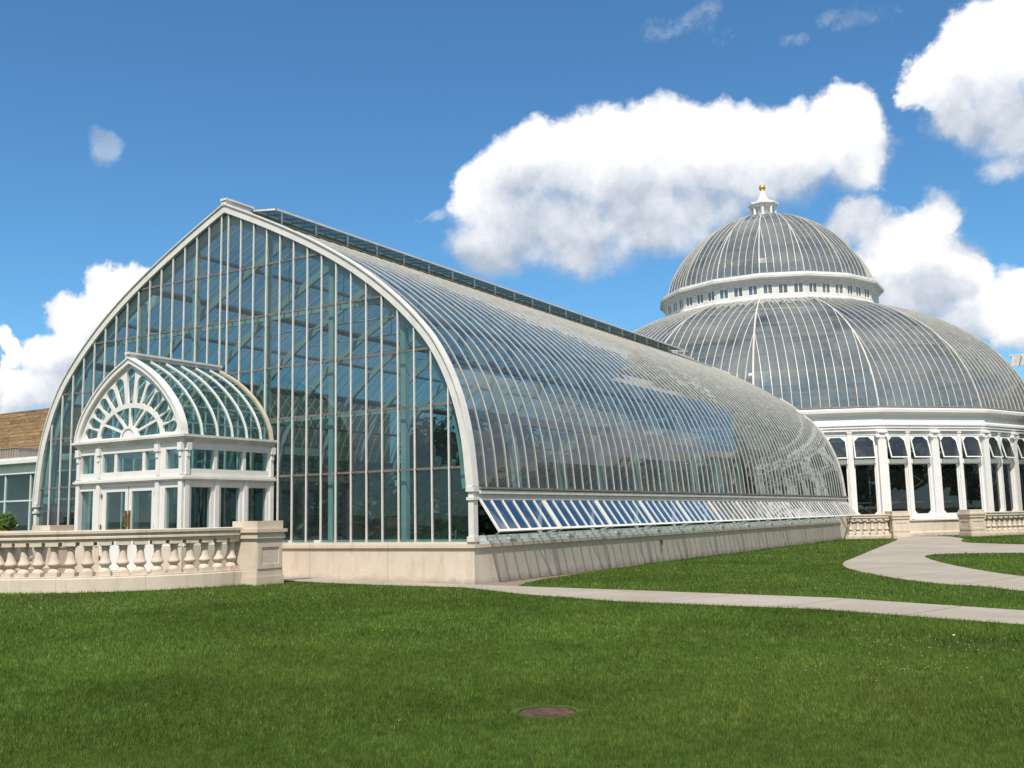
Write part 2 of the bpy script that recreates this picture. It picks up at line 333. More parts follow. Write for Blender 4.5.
# ------------------------------------------------------------------ the long greenhouse
PR = [(8.56,1.34),(8.45,2.4),(8.25,3.3),(7.95,4.1),(7.6,4.75),(7.2,5.3),(6.5,6.02),(5.61,6.77),(4.62,7.46),(3.57,8.08),(2.5,8.64),(1.34,9.2),(0,9.8)]
def catmull(p, k=4):
    o = []; P = [np.array(q, float) for q in p]; P = [2*P[0]-P[1]] + P + [2*P[-1]-P[-2]]
    for i in range(1, len(P)-2):
        for j in range(k):
            t = j/k; a, b, c, d = P[i-1:i+3]
            o.append(.5*((2*b)+(-a+c)*t+(2*a-5*b+4*c-d)*t*t+(-a+3*b-3*c+d)*t**3))
    return np.array(o + [P[-2]])
PF = catmull(PR, 3)                       # right half, from gutter to apex
def ztop(r):                              # height of the arch over |x|
    return float(np.interp(abs(r), PF[::-1,0], PF[::-1,1]))
def outward(P):
    T = np.gradient(P, axis=0); Nn = np.stack([T[:,1], -T[:,0]], -1); return Nn/np.linalg.norm(Nn, axis=1)[:,None]
PN = outward(PF)
ARCH = np.concatenate([PF, (PF*[-1,1])[::-1][1:]])          # full arch
AN = np.concatenate([PN, (PN*[-1,1])[::-1][1:]])
k_ap = len(PF)-1; AN[k_ap] = (0, 1.12)
NB = 72; SP = 37.0/NB

def arch_path(y, off=0, pts=None):
    return [(CX+p[0]+n[0]*off, y, p[1]+n[1]*off) for p, n in zip(ARCH, AN)]
def arch_sides(): return [((0,1,0), (n[0],0,n[1])) for n in AN]

gh = thing('greenhouse', (CX, 0, -.98), 'long barrel vaulted glass greenhouse with a glazed pointed arch gable end', 'greenhouse')
W2 = 8.56
# masonry plinth
mb = MB()
mb.box(CX-W2, CX+W2+.04, -.04, .28, -1.5, -.11); mb.box(CX+W2-.26, CX+W2+.04, .281, 37.2, -1.5, -.11); mb.box(CX-W2-.04, CX-W2+.26, .281, 37.2, -1.5, -.11)
mb.build('plinth', M['stone'], gh)
mb = MB(); mb.box(CX-W2-.07, CX+W2+.09, -.09, .30, -.109, -.02); mb.box(CX+W2-.28, CX+W2+.09, .301, 37.22, -.109, -.02); mb.box(CX-W2-.07, CX-W2+.28, .301, 37.2, -.109, -.02)
mb.box(CX-W2, CX+W2+.03, -.03, .1, -.019, .035)
mb.build('coping', M['stone'], gh)
mb = MB(); mb.box(CX-W2+.3, CX+W2-.3, .3, 37.1, -1.0, -.86); mb.build('inside_floor', M['floor'], gh)
# corner posts with little bases
me = MB().box(-.15,.0,-.05,.14,.036,1.22).box(-.18,.03,-.08,.16,.036,.16).box(-.18,.035,-.085,.16,1.02,1.09).box(-.19,.045,-.09,.17,1.22,1.34).mesh('corner_post', M['white'])
place('corner_post', me, gh, (W2+.03, 0, .98)); place('corner_post', me, gh, (-W2+.12, 0, .98))
# front arch band
mb = MB(); sd = arch_sides()
mb.sweep(arch_path(.015), sd, .15, -.17, .035); mb.sweep(arch_path(.02), sd, .24, .036, .07)
mb.build('gable_arch', M['white'], gh)
mb = MB(); mb.sweep(arch_path(.22), sd, .16, -.42, -.1); mb.build('inner_arch', M['interior'], gh)
b = .5148
xm = [.144+i*b for i in range(16)]
for sgn in (1,-1):
    for x in xm:
        zt = ztop(x+.03)-.12
        MB().box(CX+sgn*x-.017, CX+sgn*x+.017, -.025, .02, .036, zt).build('mullion', M['frame_bright'], gh)
trz = [1.82,3.39,4.82,6.34,7.81]
for z in trz:
    r = float(np.interp(z, PF[:,1], PF[:,0]))-.15
    MB().box(CX-r, CX+r, -.008, .02, z-.028, z+.028).build('transom', M['dark_frame'], gh)
MB().box(CX-W2+.2, CX+W2-.2, .03, .08, .036, .10).build('transom', M['interior'], gh)
# gable panes, one per bay, each course a hair out of true
edges = [-8.42]+[-x for x in xm[::-1]]+xm+[8.42]
zc = [.04]+trz+[9.7]
for x0, x1 in zip(edges[:-1], edges[1:]):
    mb = MB()
    for z0, z1 in zip(zc[:-1], zc[1:]):
        xx = np.linspace(x0, x1, 4); tops = [min(z1, ztop(min(abs(x),8.42))-.08) for x in xx]
        if max(tops) <= z0+.02: continue
        j = rng.normal(0, .0022, 3)
        P = [(CX+x, .025+j[0]*(x-x0)/.5*2+j[1]*(z-z0), z) for x, z in [(xx[0],z0),(xx[-1],z0)]+[(x, max(z0+.001,t)) for x, t in zip(xx[::-1], tops[::-1])]]
        mb.poly(P)
    mb.build('gable_pane', M['g_front'], gh)
# posts inside the gable
for xp in (1.48, 3.9, 6.32):
    for sgn in (1,-1):
        MB().box(CX+sgn*xp-.08, CX+sgn*xp+.08, .2, .36, -.86, ztop(xp+.1)-.4).build('inner_post', M['interior'], gh)
for z in (3.39, 6.34):
    r = float(np.interp(z, PF[:,1], PF[:,0]))-.35
    MB().box(CX-r, CX+r, .38, .46, z-.06, z+.06).build('inner_rail', M['interior'], gh)

# roof ribs and panes
seg_i = list(range(0, len(ARCH)))
rib_me = MB().sweep([(p[0]+n[0]*.0, 0, p[1]+n[1]*.0) for p, n in zip(ARCH, AN)], arch_sides(), .021, -.055, .006).mesh('roof_rib', M['rib_bright'])
for i in range(1, NB+1):
    place('roof_rib', rib_me, gh, (0, .09+i*SP, .98))
for i in range(NB):
    mb = MB(); y0, y1 = .1+i*SP, .1+(i+1)*SP
    for s0 in range(0, len(ARCH)-1):
        p, q = ARCH[s0]-AN[s0]*.015, ARCH[s0+1]-AN[s0+1]*.015
        n = AN[s0]; j = rng.normal(0, .0013, 4)
        mb.poly([(CX+p[0]+n[0]*j[0], y0, p[1]+n[1]*j[0]), (CX+q[0]+n[0]*j[1], y0, q[1]+n[1]*j[1]), (CX+q[0]+n[0]*j[2], y1, q[1]+n[1]*j[2]), (CX+p[0]+n[0]*j[3], y1, p[1]+n[1]*j[3])])
    mb.build('roof_pane', M['g_vault'], gh)
# purlins and steel arches inside
L_ = np.concatenate([[0], np.cumsum(np.linalg.norm(np.diff(PF, axis=0), axis=1))])
for s, w, h, mt in ((1.85,.24,.10,'dark_frame'),(3.4,.08,.10,'dark_frame'),(5.0,.24,.10,'dark_frame'),(6.9,.08,.10,'dark_frame'),(8.6,.20,.10,'dark_frame'),(10.6,.08,.10,'dark_frame')):
    x, z = np.interp(s, L_, PF[:,0]), np.interp(s, L_, PF[:,1]); nx_, nz_ = np.interp(s, L_, PN[:,0]), np.interp(s, L_, PN[:,1])
    for sgn in (1,-1):
        a = Vector((CX+sgn*(x-nx_*.12), .4, z-nz_*.12)); q = a.copy(); q.y = 37
        MB().bar(a, q, w, h, up=(sgn*nx_,0,nz_)).build('purlin', M[mt], gh)
truss_me = MB().sweep([(p[0], 0, p[1]) for p in ARCH], arch_sides(), .10, -.48, -.24).mesh('steel_arch', M['interior'])
for i in range(14): place('steel_arch', truss_me, gh, (0, 2.66+i*SP*5, .98))
for i in range(0, 14, 1):
    y = 2.66+i*SP*5
    MB().tube([(CX-4.4,y,7.1),(CX+4.4,y,7.1)], .022, 6).tube([(CX,y,7.1),(CX,y,9.3)], .018, 6).build('tie_rod', M['interior'], gh)
# rear gable closing against the rotunda
mb = MB(); mb.sweep(arch_path(37.14), sd, .16, -.2, .05); mb.build('rear_arch', M['frame'], gh)
mb = MB(); mb.poly([(CX+p[0]*.985, 37.15, p[1]-.1) for p in ARCH] + [(CX-8.43,37.15,-.9),(CX+8.43,37.15,-.9)][::1]); mb.build('rear_wall', M['inner_wall'], gh)
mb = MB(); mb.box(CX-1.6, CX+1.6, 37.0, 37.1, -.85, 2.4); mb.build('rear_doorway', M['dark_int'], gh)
# eave beam and gutter on both long sides
for sgn in (1,-1):
    def bx(x0,x1,*a):
        return (CX+sgn*x0, CX+sgn*x1)+a if sgn > 0 else (CX-x1, CX-x0)+a
    mb = MB(); mb.box(*bx(8.44,8.60,.15,37.3,1.06,1.28)); mb.box(*bx(8.61,8.68,.15,37.3,1.17,1.25)); mb.build('eave_beam', M['frame'], gh)
    mb = MB(); mb.box(*bx(8.42,8.70,.14,37.35,1.281,1.335)); mb.build('gutter', M['lead'], gh)
    mb = MB(); mb.box(*bx(8.32,8.60,.16,37.2,-.019,.05)); mb.box(*bx(8.40,8.50,.16,37.2,.051,.17)); mb.build('sill', M['interior'], gh)
    for i in range(13):
        y = .14+i*SP*6
        MB().box(*bx(8.46,8.56,max(.16,y-.05),y+.05,.051,1.058)).build('sill_post', M['white'], gh)
# hinged vent sashes along the visible side: hinge at the eave, open at the sill
sx, sz = .56, -.80; sl = math.hypot(sx, sz); du = Vector((sx,0,sz))/sl; dn = Vector((-sz,0,sx))/sl; WS = SP*6
def sash_frame():
    mb = MB()
    def piece(u0,u1,y0,y1,t0,t1): mb.obox(du*u0+Vector((0,y0,0))+dn*t0, du*(u1-u0), Vector((0,y1-y0,0)), dn*(t1-t0))
    piece(.0,.05,.03,WS-.03,-.02,.03); piece(sl-.06,sl,.03,WS-.03,-.02,.03)
    piece(.051,sl-.061,.03,.08,-.02,.03); piece(.051,sl-.061,WS-.08,WS-.03,-.02,.03)
    for k in range(1,6): piece(.051,sl-.061,k*SP-.02,k*SP+.02,-.01,.028)
    return mb
sf_me = sash_frame().mesh('vent_sash', M['white_clean'])
sg = MB()
for k in range(6):
    y0, y1 = max(.075,k*SP+.015), min(WS-.075,(k+1)*SP-.015); j = rng.normal(0,.0015,4)
    c4 = [du*.045+Vector((0,y0,0))+dn*j[0], du*.045+Vector((0,y1,0))+dn*j[1], du*(sl-.055)+Vector((0,y1,0))+dn*j[2], du*(sl-.055)+Vector((0,y0,0))+dn*j[3]]
    sg.poly(c4)
sg_me = sg.mesh('sash_pane', M['g_sash'])
arm_mes = [MB().bar((.52,.09,-.80),(-.03,.62,-.97),.028,.022).mesh('vent_arm', M['frame']), MB().bar((.52,WS-.09,-.80),(-.03,WS-.62,-.97),.028,.022).mesh('vent_arm', M['frame'])]
lat_me = MB().box(-.06,.06,WS*.5-.16,WS*.5+.16,-1.0,-.94).mesh('latch', M['frame'])
for i in range(12):
    o = place('vent_sash', sf_me, gh, (W2+.03, .16+i*WS, .98+1.055)); place('sash_pane', sg_me, o, (0,0,0)); place('latch', lat_me, o, (0,0,0)); [place('vent_arm', m_, o, (0,0,0)) for m_ in arm_mes]
# fixed panes on the hidden side
mb = MB(); mb.box(CX-8.53, CX-8.52, .2, 37, .05, 1.06); mb.build('side_glass', M['g_win'], gh)
# ridge: cap at the gable, raised ridge sash on struts, grey flashing
mb = MB(); mb.box(CX-.10, CX+.10, -.09, 37.2, 9.80, 9.90); mb.build('ridge_beam', M['frame'], gh)
mb = MB(); mb.box(CX-.13, CX+.13, -.10, 1.0, 9.96, 10.02); mb.box(CX-.09, CX+.09, -.06, .95, 9.901, 9.959); mb.build('ridge_cap', M['white'], gh)
def vfl(u, t): # point along the raised flap, u from ridge outwards, t above it
    return (CX+.09+u, 9.87-.13*u+t)
mb = MB(); (xa,za),(xb,zb) = vfl(0,0), vfl(1.02,0)
for y0, y1 in ((.95,1.02),(33.6,33.7)): mb.obox((xa,y0,za),(xb-xa,0,zb-za),(0,y1-y0,0),(0,0,.05))
mb.obox((xb-.05,.95,zb-.0),(.06,0,-.01),(0,32.7,0),(0,0,.06)); mb.obox((xa,.95,za),(.06,0,-.01),(0,32.7,0),(0,0,.05))
fl = mb.build('ridge_vent', M['frame'], gh)
gmb = MB()
for i in range(63):
    y0 = 1.03+i*SP; j = rng.normal(0,.002,2); gmb.poly([(xa+.06,y0,za+.02+j[0]),(xb-.05,y0,zb+.02+j[1]),(xb-.05,y0+SP-.03,zb+.02),(xa+.06,y0+SP-.03,za+.02)])
gmb.build('vent_pane', M['g_ridge'], fl)
mb = MB()
for i in range(63): mb.obox((xa+.06,1.0+i*SP,za+.0),(xb-xa-.11,0,zb-za),(0,.035,0),(0,0,.035))
mb.build('glazing_bars', M['lead'], fl)
for i in range(22):
    y = 1.3+i*1.49; MB().bar((xb-.12,y,zb+.01),(CX+.98,y,ztop(.98)+.03),.045,.03,up=(0,1,0)).build('strut', M['frame'], fl)
for sgn in (1,):
    mb = MB(); mb.sweep([(CX+x,0,0) for x in (0,1)], [((0,1,0),(0,0,1))]*2, .01, 0, .01) if 0 else None
    pts = [(r, ztop(r)) for r in np.linspace(.12, 1.28, 6)]
    for (r0,z0),(r1,z1) in zip(pts[:-1], pts[1:]):
        mb.add([(CX+r0,.2,z0+.034),(CX+r1,.2,z1+.034),(CX+r1,37.1,z1+.034),(CX+r0,37.1,z0+.034)], [(0,1,2,3)])
    mb.build('ridge_flashing', M['lead'], gh)
mb = MB(); mb.tube([(CX+3.55,37.1,8.1),(CX+3.6,37.1,8.42)], .03, 6); mb.lathe([(0,-.16),(.13,-.11),(.17,0),(.13,.11),(0,.16)], (CX+3.6,37.1,8.5), 12); mb.build('flood_lamp', M['white_clean'], gh)
mb = MB(); mb.box(CX+W2+.041, CX+W2+.13, 11.0, 11.05, -.42, -.25); mb.box(CX+W2+.09, CX+W2+.13, 10.9, 11.0, -.40, -.36); mb.build('hose_hook', M['lead'], gh)

# ------------------------------------------------------------------ entrance vestibule
ve = thing('entrance_vestibule', (CX, -1.55, -.80), 'small white glazed entrance vestibule with double doors and fan window', 'vestibule')
VF = -3.1; VH = 2.06
def vb(mb, x0, x1, y0, y1, z0, z1): mb.box(CX+x0, CX+x1, y0, y1, z0, z1)
for a, b_ in ((-VH-.03,-1.08),(1.08,VH+.03)): mb = MB(); vb(mb,a,b_,VF-.03,-.1,-.95,.06); mb.build('plinth', M['stone'], ve)
mb = MB(); vb(mb,-1.07,1.07,VF-.3,VF+.2,-.85,-.56); mb.build('door_step', M['stone'], ve)
# front wall members
mb = MB(); d0, d1 = VF, VF+.14
for s in (1,-1):
    def sx_(a, b_): return (a, b_) if s > 0 else (-b_, -a)
    for a, b_ in ((1.93,VH),(1.24,1.40)): vb(mb,*sx_(a,b_),d0,d1,.061,1.66)
    vb(mb,*sx_(1.40,1.93),d0,d1,.061,.18); vb(mb,*sx_(1.40,1.93),d0,d1,1.5,1.66)
    for a, b_ in ((1.93,VH),(1.24,1.40)): vb(mb,*sx_(a,b_),d0,d1,1.80,2.62)
    vb(mb,*sx_(1.40,1.93),d0,d1,1.80,1.96); vb(mb,*sx_(1.40,1.93),d0,d1,2.45,2.62)
    vb(mb,*sx_(1.055,1.24),d0,d1,-.55,1.66); vb(mb,*sx_(1.055,1.24),d0,d1,1.80,2.62)
    vb(mb,*sx_(.50,.60),d0+.02,d1,1.96,2.45)
vb(mb,-1.055,1.055,d0,d1,1.58,1.66); vb(mb,-1.055,1.055,d0,d1,1.80,1.96); vb(mb,-1.055,1.055,d0,d1,2.45,2.62)
mb.build('front_wall', M['white_clean'], ve)
# side walls
lowy = [(-2.84,-2.2),(-1.88,-1.23),(-.92,-.27)]; upy = [(-2.9,-2.12),(-2.02,-1.14),(-1.04,-.22)]
for s in (1,-1):
    mb = MB(); x0, x1 = (VH-.14,VH) if s > 0 else (-VH,-VH+.14)
    def band(ys, z0, z1, za, zb):
        pr = VF+.141
        for a, b_ in ys:
            vb(mb,x0,x1,pr,a,za,zb); vb(mb,x0,x1,a,b_,za,z0); vb(mb,x0,x1,a,b_,z1,zb); pr = b_
        vb(mb,x0,x1,pr,-.02,za,zb)
    band(lowy,.16,1.5,.061,1.66); band(upy,1.96,2.45,1.80,2.62)
    mb.build('side_wall', M['white_clean'], ve)
# pilasters with scroll brackets
for s in (1,-1):
    for xx in (1.15, 2.0):
        mb = MB(); vb(mb,s*xx-.07,s*xx+.07,VF-.05,VF-.001,.062,1.655); vb(mb,s*xx-.06,s*xx+.06,VF-.05,VF-.001,1.81,2.40); vb(mb,s*xx-.075,s*xx+.075,VF-.10,VF-.001,2.41,2.60); vb(mb,s*xx-.045,s*xx+.045,VF-.075,VF-.001,2.26,2.399)
        mb.build('pilaster', M['white_clean'], ve)
for yy in (-3.0,-2.04,-1.06,-.12):
    mb = MB(); vb(mb,VH+.001,VH+.045,yy-.065,yy+.065,.062,1.655); 
    if yy in (-3.0,-.12): vb(mb,VH+.001,VH+.045,yy-.055,yy+.055,1.81,2.40); vb(mb,VH+.001,VH+.10,yy-.07,yy+.07,2.41,2.60); vb(mb,VH+.001,VH+.075,yy-.04,yy+.04,2.26,2.399)
    mb.build('pilaster', M['white_clean'], ve)
mb = MB(); vb(mb,-VH-.09,VH+.09,VF-.09,-.0,1.70,1.755); vb(mb,-VH-.05,VH+.05,VF-.05,-.0,1.661,1.699); vb(mb,-VH-.05,VH+.05,VF-.05,0,1.756,1.798)
o = mb.build('string_course', M['white'], ve)
mb = MB()
for k, (e, z0, z1) in enumerate(((.03,2.621,2.66),(.06,2.661,2.70),(.10,2.701,2.74),(.14,2.741,2.80))):
    for (a0,a1,b0,b1) in ((-VH-e,VH+e,VF-e,VF+.3),(-VH-e,-VH+.3,VF+.301,0),(VH-.3,VH+e,VF+.301,0)): vb(mb,a0,a1,b0,b1,z0,z1)
mb.build('cornice', M['frame'], ve)
# panes
def vpane(x0,x1,z0,z1,y=VF+.07): 
    MB().poly([(CX+x0,y+random.uniform(-.003,.003),z0),(CX+x1,y,z0),(CX+x1,y+random.uniform(-.003,.003),z1),(CX+x0,y,z1)]).build('window_pane', M['g_vest'], ve)
for a, b_ in ((-1.93,-1.40),(1.40,1.93)): vpane(a,b_,.18,1.5); vpane(a,b_,1.96,2.45)
for a, b_ in ((-1.055,-.60),(-.50,.50),(.60,1.055)): vpane(a,b_,1.96,2.45)
for s in (1,-1):
    for ys_, z0, z1 in ((lowy,.16,1.5),(upy,1.96,2.45)):
        for a, b_ in ys_:
            x = CX+s*(VH-.07); MB().poly([(x,a,z0),(x+random.uniform(-.003,.003),b_,z0),(x,b_,z1),(x+random.uniform(-.003,.003),a,z1)]).build('window_pane', M['g_vest'], ve)
# double doors
for s in (1,-1):
    mb = MB(); a, b_ = (.02,1.05) if s > 0 else (-1.05,-.02); g0, g1 = (.13,.89) if s > 0 else (-.89,-.13)
    vb(mb,a,g0,VF+.02,VF+.08,-.55,1.575); vb(mb,g1,b_,VF+.02,VF+.08,-.55,1.575); vb(mb,g0,g1,VF+.02,VF+.08,1.45,1.575); vb(mb,g0,g1,VF+.02,VF+.08,-.55,.20)
    d = mb.build('door', M['white_clean'], ve)
    MB().poly([(CX+g0,VF+.05,.2),(CX+g1,VF+.052,.2),(CX+g1,VF+.05,1.45),(CX+g0,VF+.048,1.45)]).build('door_glass', M['g_vest'], d)
    mb = MB(); c = s*.07; vb(mb,c-.04,c+.04,VF+.0,VF+.019,.48,.96); mb.tube([(CX+c,VF-.001,.55),(CX+c,VF-.05,.57),(CX+c,VF-.05,.87),(CX+c,VF-.001,.89)],.014,6); mb.build('handle', M['brass'], d)
    mb = MB()
    for z in (-.3,.5,1.3): vb(mb,s*1.045-.02,s*1.045+.02,VF-.012,VF-.0015,z,z+.12)
    mb.build('hinge', M['brass'], d)
# fan gable
VP = catmull([(2.07,2.80),(2.00,3.12),(1.75,3.58),(1.27,4.10),(.69,4.53),(0,4.89)], 6)
VPn = outward(VP); VA = np.concatenate([VP,(VP*[-1,1])[::-1][1:]]); VAn = np.concatenate([VPn,(VPn*[-1,1])[::-1][1:]]); VAn[len(VP)-1] = (0,1.2)
def vpath(y): return [(CX+p[0],y,p[1]) for p in VA]
vs_ = [((0,1,0),(n[0],0,n[1])) for n in VAn]
mb = MB(); mb.sweep(vpath(VF-.02), vs_, .16, -.11, .0); mb.sweep(vpath(VF-.02), vs_, .22, .001, .04); mb.build('fan_arch', M['white_clean'], ve)
cu = bpy.data.curves.new('fan', 'CURVE'); cu.dimensions = '2D'; cu.fill_mode = 'BOTH'; cu.extrude = .03
def spl(pts):
    sp = cu.splines.new('POLY'); sp.points.add(len(pts)-1)
    for q, p in zip(sp.points, pts): q.co = (p[0], p[1], 0, 1)
    sp.use_cyclic_u = True
inn = [(p[0]-n[0]*.10, p[1]-n[1]*.10) for p, n in zip(VA, VAn)]
inn[0] = (VA[0][0]-.10, 2.802); inn[-1] = (-VA[0][0]+.10, 2.802)
spl(inn)
C0 = np.array([0, 2.84]); innA = np.array(inn)
def raydist(t):
    d = np.array([1.25*math.cos(t), .95*math.sin(t)]); d /= np.linalg.norm(d); best = 9
    for a, b_ in zip(innA[:-1], innA[1:]):
        e = b_-a; den = d[0]*e[1]-d[1]*e[0]
        if abs(den) < 1e-9: continue
        w = a-C0; s = (w[0]*e[1]-w[1]*e[0])/den; u = (w[0]*d[1]-w[1]*d[0])/den
        if s > 0 and -1e-6 <= u <= 1+1e-6: best = min(best, s)
    return d, best
for k in range(13):
    t = PI*(k+.62)/13.24; d, R = raydist(t); n = np.array([-d[1], d[0]])
    rin = 1/math.sqrt((d[0]/1.30)**2+(d[1]/.88)**2); rout = R-.12
    t2 = PI*(k+1.62)/13.24; d2, R2 = raydist(t2 if k < 12 else PI*(k-.38)/13.24)
    sep = math.acos(max(-1,min(1,float(d@d2)))); wi = max(.04, rin*sep*.34); wo = max(.06, min(rout*sep*.43, .165)); rc = rout-wo
    pts = [C0+d*rin-n*wi, C0+d*rc-n*wo] + [C0+d*rc+wo*(d*math.sin(a)-n*math.cos(a)) for a in np.linspace(.25,PI-.25,8)] + [C0+d*rc+n*wo, C0+d*rin+n*wi]
    spl([tuple(p) for p in pts])
for k in range(6):
    a0, a1 = PI*k/6, PI*(k+1)/6; g = .035
    def el(a, A, B, off):
        return (A*math.cos(a)-off*math.sin(a)*0, 2.84+B*math.sin(a))
    outer = [el(a,1.17,.76,0) for a in np.linspace(a0+.035 if k else .03, a1-.035 if k < 5 else PI-.03, 8)]
    inner = [el(a,.36,.30,0) for a in np.linspace(a1-.1 if k < 5 else PI-.03, a0+.1 if k else .03, 5)]
    spl(outer+inner)
tmp = bpy.data.objects.new('fan_tmp', cu); col.objects.link(tmp)
bpy.context.view_layer.update(); dg = bpy.context.evaluated_depsgraph_get()
fan_me = bpy.data.meshes.new_from_object(tmp.evaluated_get(dg)); bpy.data.objects.remove(tmp)
fan_me.transform(Matrix.Rotation(PI/2, 4, 'X')); fan_me.name = 'fan_tracery'; fan_me.materials.clear(); fan_me.materials.append(M['white_clean'])
place('fan_tracery', fan_me, ve, (0, VF+.02-(-1.55), .80))
MB().poly([(CX+p[0],VF+.07,p[1]) for p in inn]).build('fan_glass', M['g_vest'], ve)
mb = MB()
for r0, r1, dy in ((.0,.20,.035),(.24,.30,.05)):
    A = np.linspace(0, PI, 14)
    mb.ring_plate([(CX+r1*math.cos(a),VF-.012,2.815+r1*math.sin(a)) for a in A]+[(CX-r1,VF-.012,2.805),(CX+r1,VF-.012,2.805)], [(CX+r0*math.cos(a),VF-.012,2.815+r0*math.sin(a)) for a in A]+[(CX-r0,VF-.012,2.806),(CX+r0,VF-.012,2.806)], (0,-dy,0))
mb.build('fan_boss', M['white_clean'], ve)
for k in range(1, 6):
    y = VF+.06+k*.505; mb = MB(); mb.sweep(vpath(y), vs_, .045, -.04, .025); mb.build('roof_rib', M['white_clean'], ve)
mb = MB(); mb.sweep(vpath(-.13), vs_, .10, -.05, .04); mb.build('rear_rib', M['tan'], ve)
for k in range(6):
    y0, y1 = VF+.06+k*.505, VF+.06+(k+1)*.505-.03; mb = MB()
    for s0 in range(0, len(VA)-1, 2):
        s1 = min(s0+2, len(VA)-1); p, q = VA[s0], VA[s1]; j = rng.normal(0,.003,4)
        mb.poly([(CX+p[0]+j[0],y0,p[1]),(CX+q[0]+j[1],y0,q[1]),(CX+q[0]+j[2],y1,q[1]),(CX+p[0]+j[3],y1,p[1])])
    mb.build('roof_pane', M['g_vest'], ve)
for s_ in (6, 12, 18, 24):
    for sgn in (1,-1):
        p = VP[s_]; n = VPn[s_]
        MB().bar((CX+sgn*(p[0]-n[0]*.03),VF+.1,p[1]-n[1]*.03),(CX+sgn*(p[0]-n[0]*.03),-.15,p[1]-n[1]*.03),.03,.03).build('roof_purlin', M['interior'], ve)
mb = MB(); vb(mb,-.09,.09,VF-.16,-.1,4.99,5.05); vb(mb,-.06,.06,VF-.10,-.1,4.90,4.989); mb.build('ridge_cap', M['white'], ve)
mb = MB(); vb(mb,-VH+.15,VH-.15,VF+.15,-.1,-.9,-.58); mb.build('inside_floor', M['floor'], ve)
# stair wing walls on either side of the door, seen between the balusters

# ------------------------------------------------------------------ balustrades
def baluster_mesh(h):
    mb = MB(); hw = .135
    mb.box(-hw,hw,-hw,hw,0,.085); mb.box(-hw-.01,hw+.01,-hw-.01,hw+.01,h-.085,h)
    k = (h-.17)
    pr = [(.13,.085),(.13,.085+.02*k),(.122,.085+.06*k),(.104,.085+.11*k),(.082,.085+.155*k),(.077,.085+.18*k),(.098,.085+.215*k),(.124,.085+.265*k),(.137,.085+.315*k),(.134,.085+.345*k),(.118,.085+.395*k),(.100,.085+.47*k),(.087,.085+.57*k),(.079,.085+.69*k),(.074,.085+.82*k),(.074,.085+.85*k),(.097,.085+.865*k),(.097,.085+.895*k),(.08,.085+.905*k),(.083,.085+.94*k),(.118,.085+.99*k),(.118,.085+k)]
    mb.lathe(pr, n=20); return mb.mesh('baluster', M['stone_plain'])
def rail_prof(R, z0, z1):
    h = z1-z0
    return [(R-.36,z0),(R-.02,z0),(R-.02,z0+.22*h),(R+.02,z0+.26*h),(R+.02,z0+.42*h),(R-.005,z0+.50*h),(R-.005,z0+.62*h),(R+.045,z0+.72*h),(R+.05,z0+.95*h),(R+.03,z1),(R-.39,z1),(R-.41,z0+.95*h),(R-.41,z0+.7*h),(R-.36,z0+.55*h)]
def balustrade(name, c, R, a0, a1, zb, z1, z2, zt, angs, label, group, nseg=48):
    am = (a0+a1)/2
    t = thing(name, (c[0]+(R-.2)*math.cos(am), c[1]+(R-.2)*math.sin(am), zb), label, 'balustrade', group)
    MB().lathe(rail_prof(R-.03, z2, zt), (c[0],c[1],0), nseg, a0, a1, smooth=False, close=True).build('rail', M['stone'], t)
    MB().lathe([(R-.42,zb-.4),(R,zb-.4),(R,z1-.05),(R-.015,z1-.035),(R-.015,z1),(R-.40,z1),(R-.42,z1-.035)], (c[0],c[1],0), nseg, a0, a1, smooth=False, close=True).build('base_course', M['stone'], t)
    me = baluster_mesh(z2-z1); off = wloc(t)
    for a in angs:
        place('baluster', me, t, (c[0]+(R-.2)*math.cos(a)-off.x, c[1]+(R-.2)*math.sin(a)-off.y, z1-off.z), a)
    return t
def pier(x0, x1, y0, y1, zb, zt, label, group, rz=0, plain=False):
    cx, cy = (x0+x1)/2, (y0+y1)/2; a, b_ = (x1-x0)/2, (y1-y0)/2
    t = thing('stone_pier', (cx,cy,zb), label, 'pier', group)
    def bb(mb, e, z0, z1): mb.box(cx-a-e, cx+a+e, cy-b_-e, cy+b_+e, z0, z1)
    h = zt-zb
    mb = MB(); bb(mb,0,zb+.301,zt-.46); 
    # raised borders round sunk panels on all four faces
    zl, zh = zb+.36, zt-.52
    for sx1 in (1,-1):
        X = cx+sx1*a; d = sx1*.022
        for (ya,yb,za,zb2) in ((cy-b_+.02,cy-b_+.13,zl,zh),(cy+b_-.13,cy+b_-.02,zl,zh),(cy-b_+.131,cy+b_-.131,zl,zl+.1),(cy-b_+.131,cy+b_-.131,zh-.1,zh)):
            mb.box(min(X,X+d),max(X,X+d),ya,yb,za,zb2)
        if plain: continue
        Y = cy+sx1*b_
        for (xa,xb,za,zb2) in ((cx-a+.02,cx-a+.13,zl,zh),(cx+a-.13,cx+a-.02,zl,zh),(cx-a+.131,cx+a-.131,zl,zl+.1),(cx-a+.131,cx+a-.131,zh-.1,zh)):
            mb.box(xa,xb,min(Y,Y+d),max(Y,Y+d),za,zb2)
    mb.build('shaft', M['stone_plain'], t)
    mb = MB(); bb(mb,.03,zb-.4,zb+.18); bb(mb,.012,zb+.181,zb+.30); mb.build('base', M['stone_plain'], t)
    mb = MB()
    for e, z0, z1 in ((.02,-.459,-.41),(.05,-.409,-.33),(.035,-.329,-.27),(.085,-.269,-.19),(.01,-.189,0)): bb(mb,e,zt+z0,zt+z1)
    mb.build('cap', M['stone_plain'], t)
    if rz:
        t.rotation_euler = (0,0,rz)
    return t
CB = (CX, -3.017); RB = 3.887
st = math.radians(5.615)
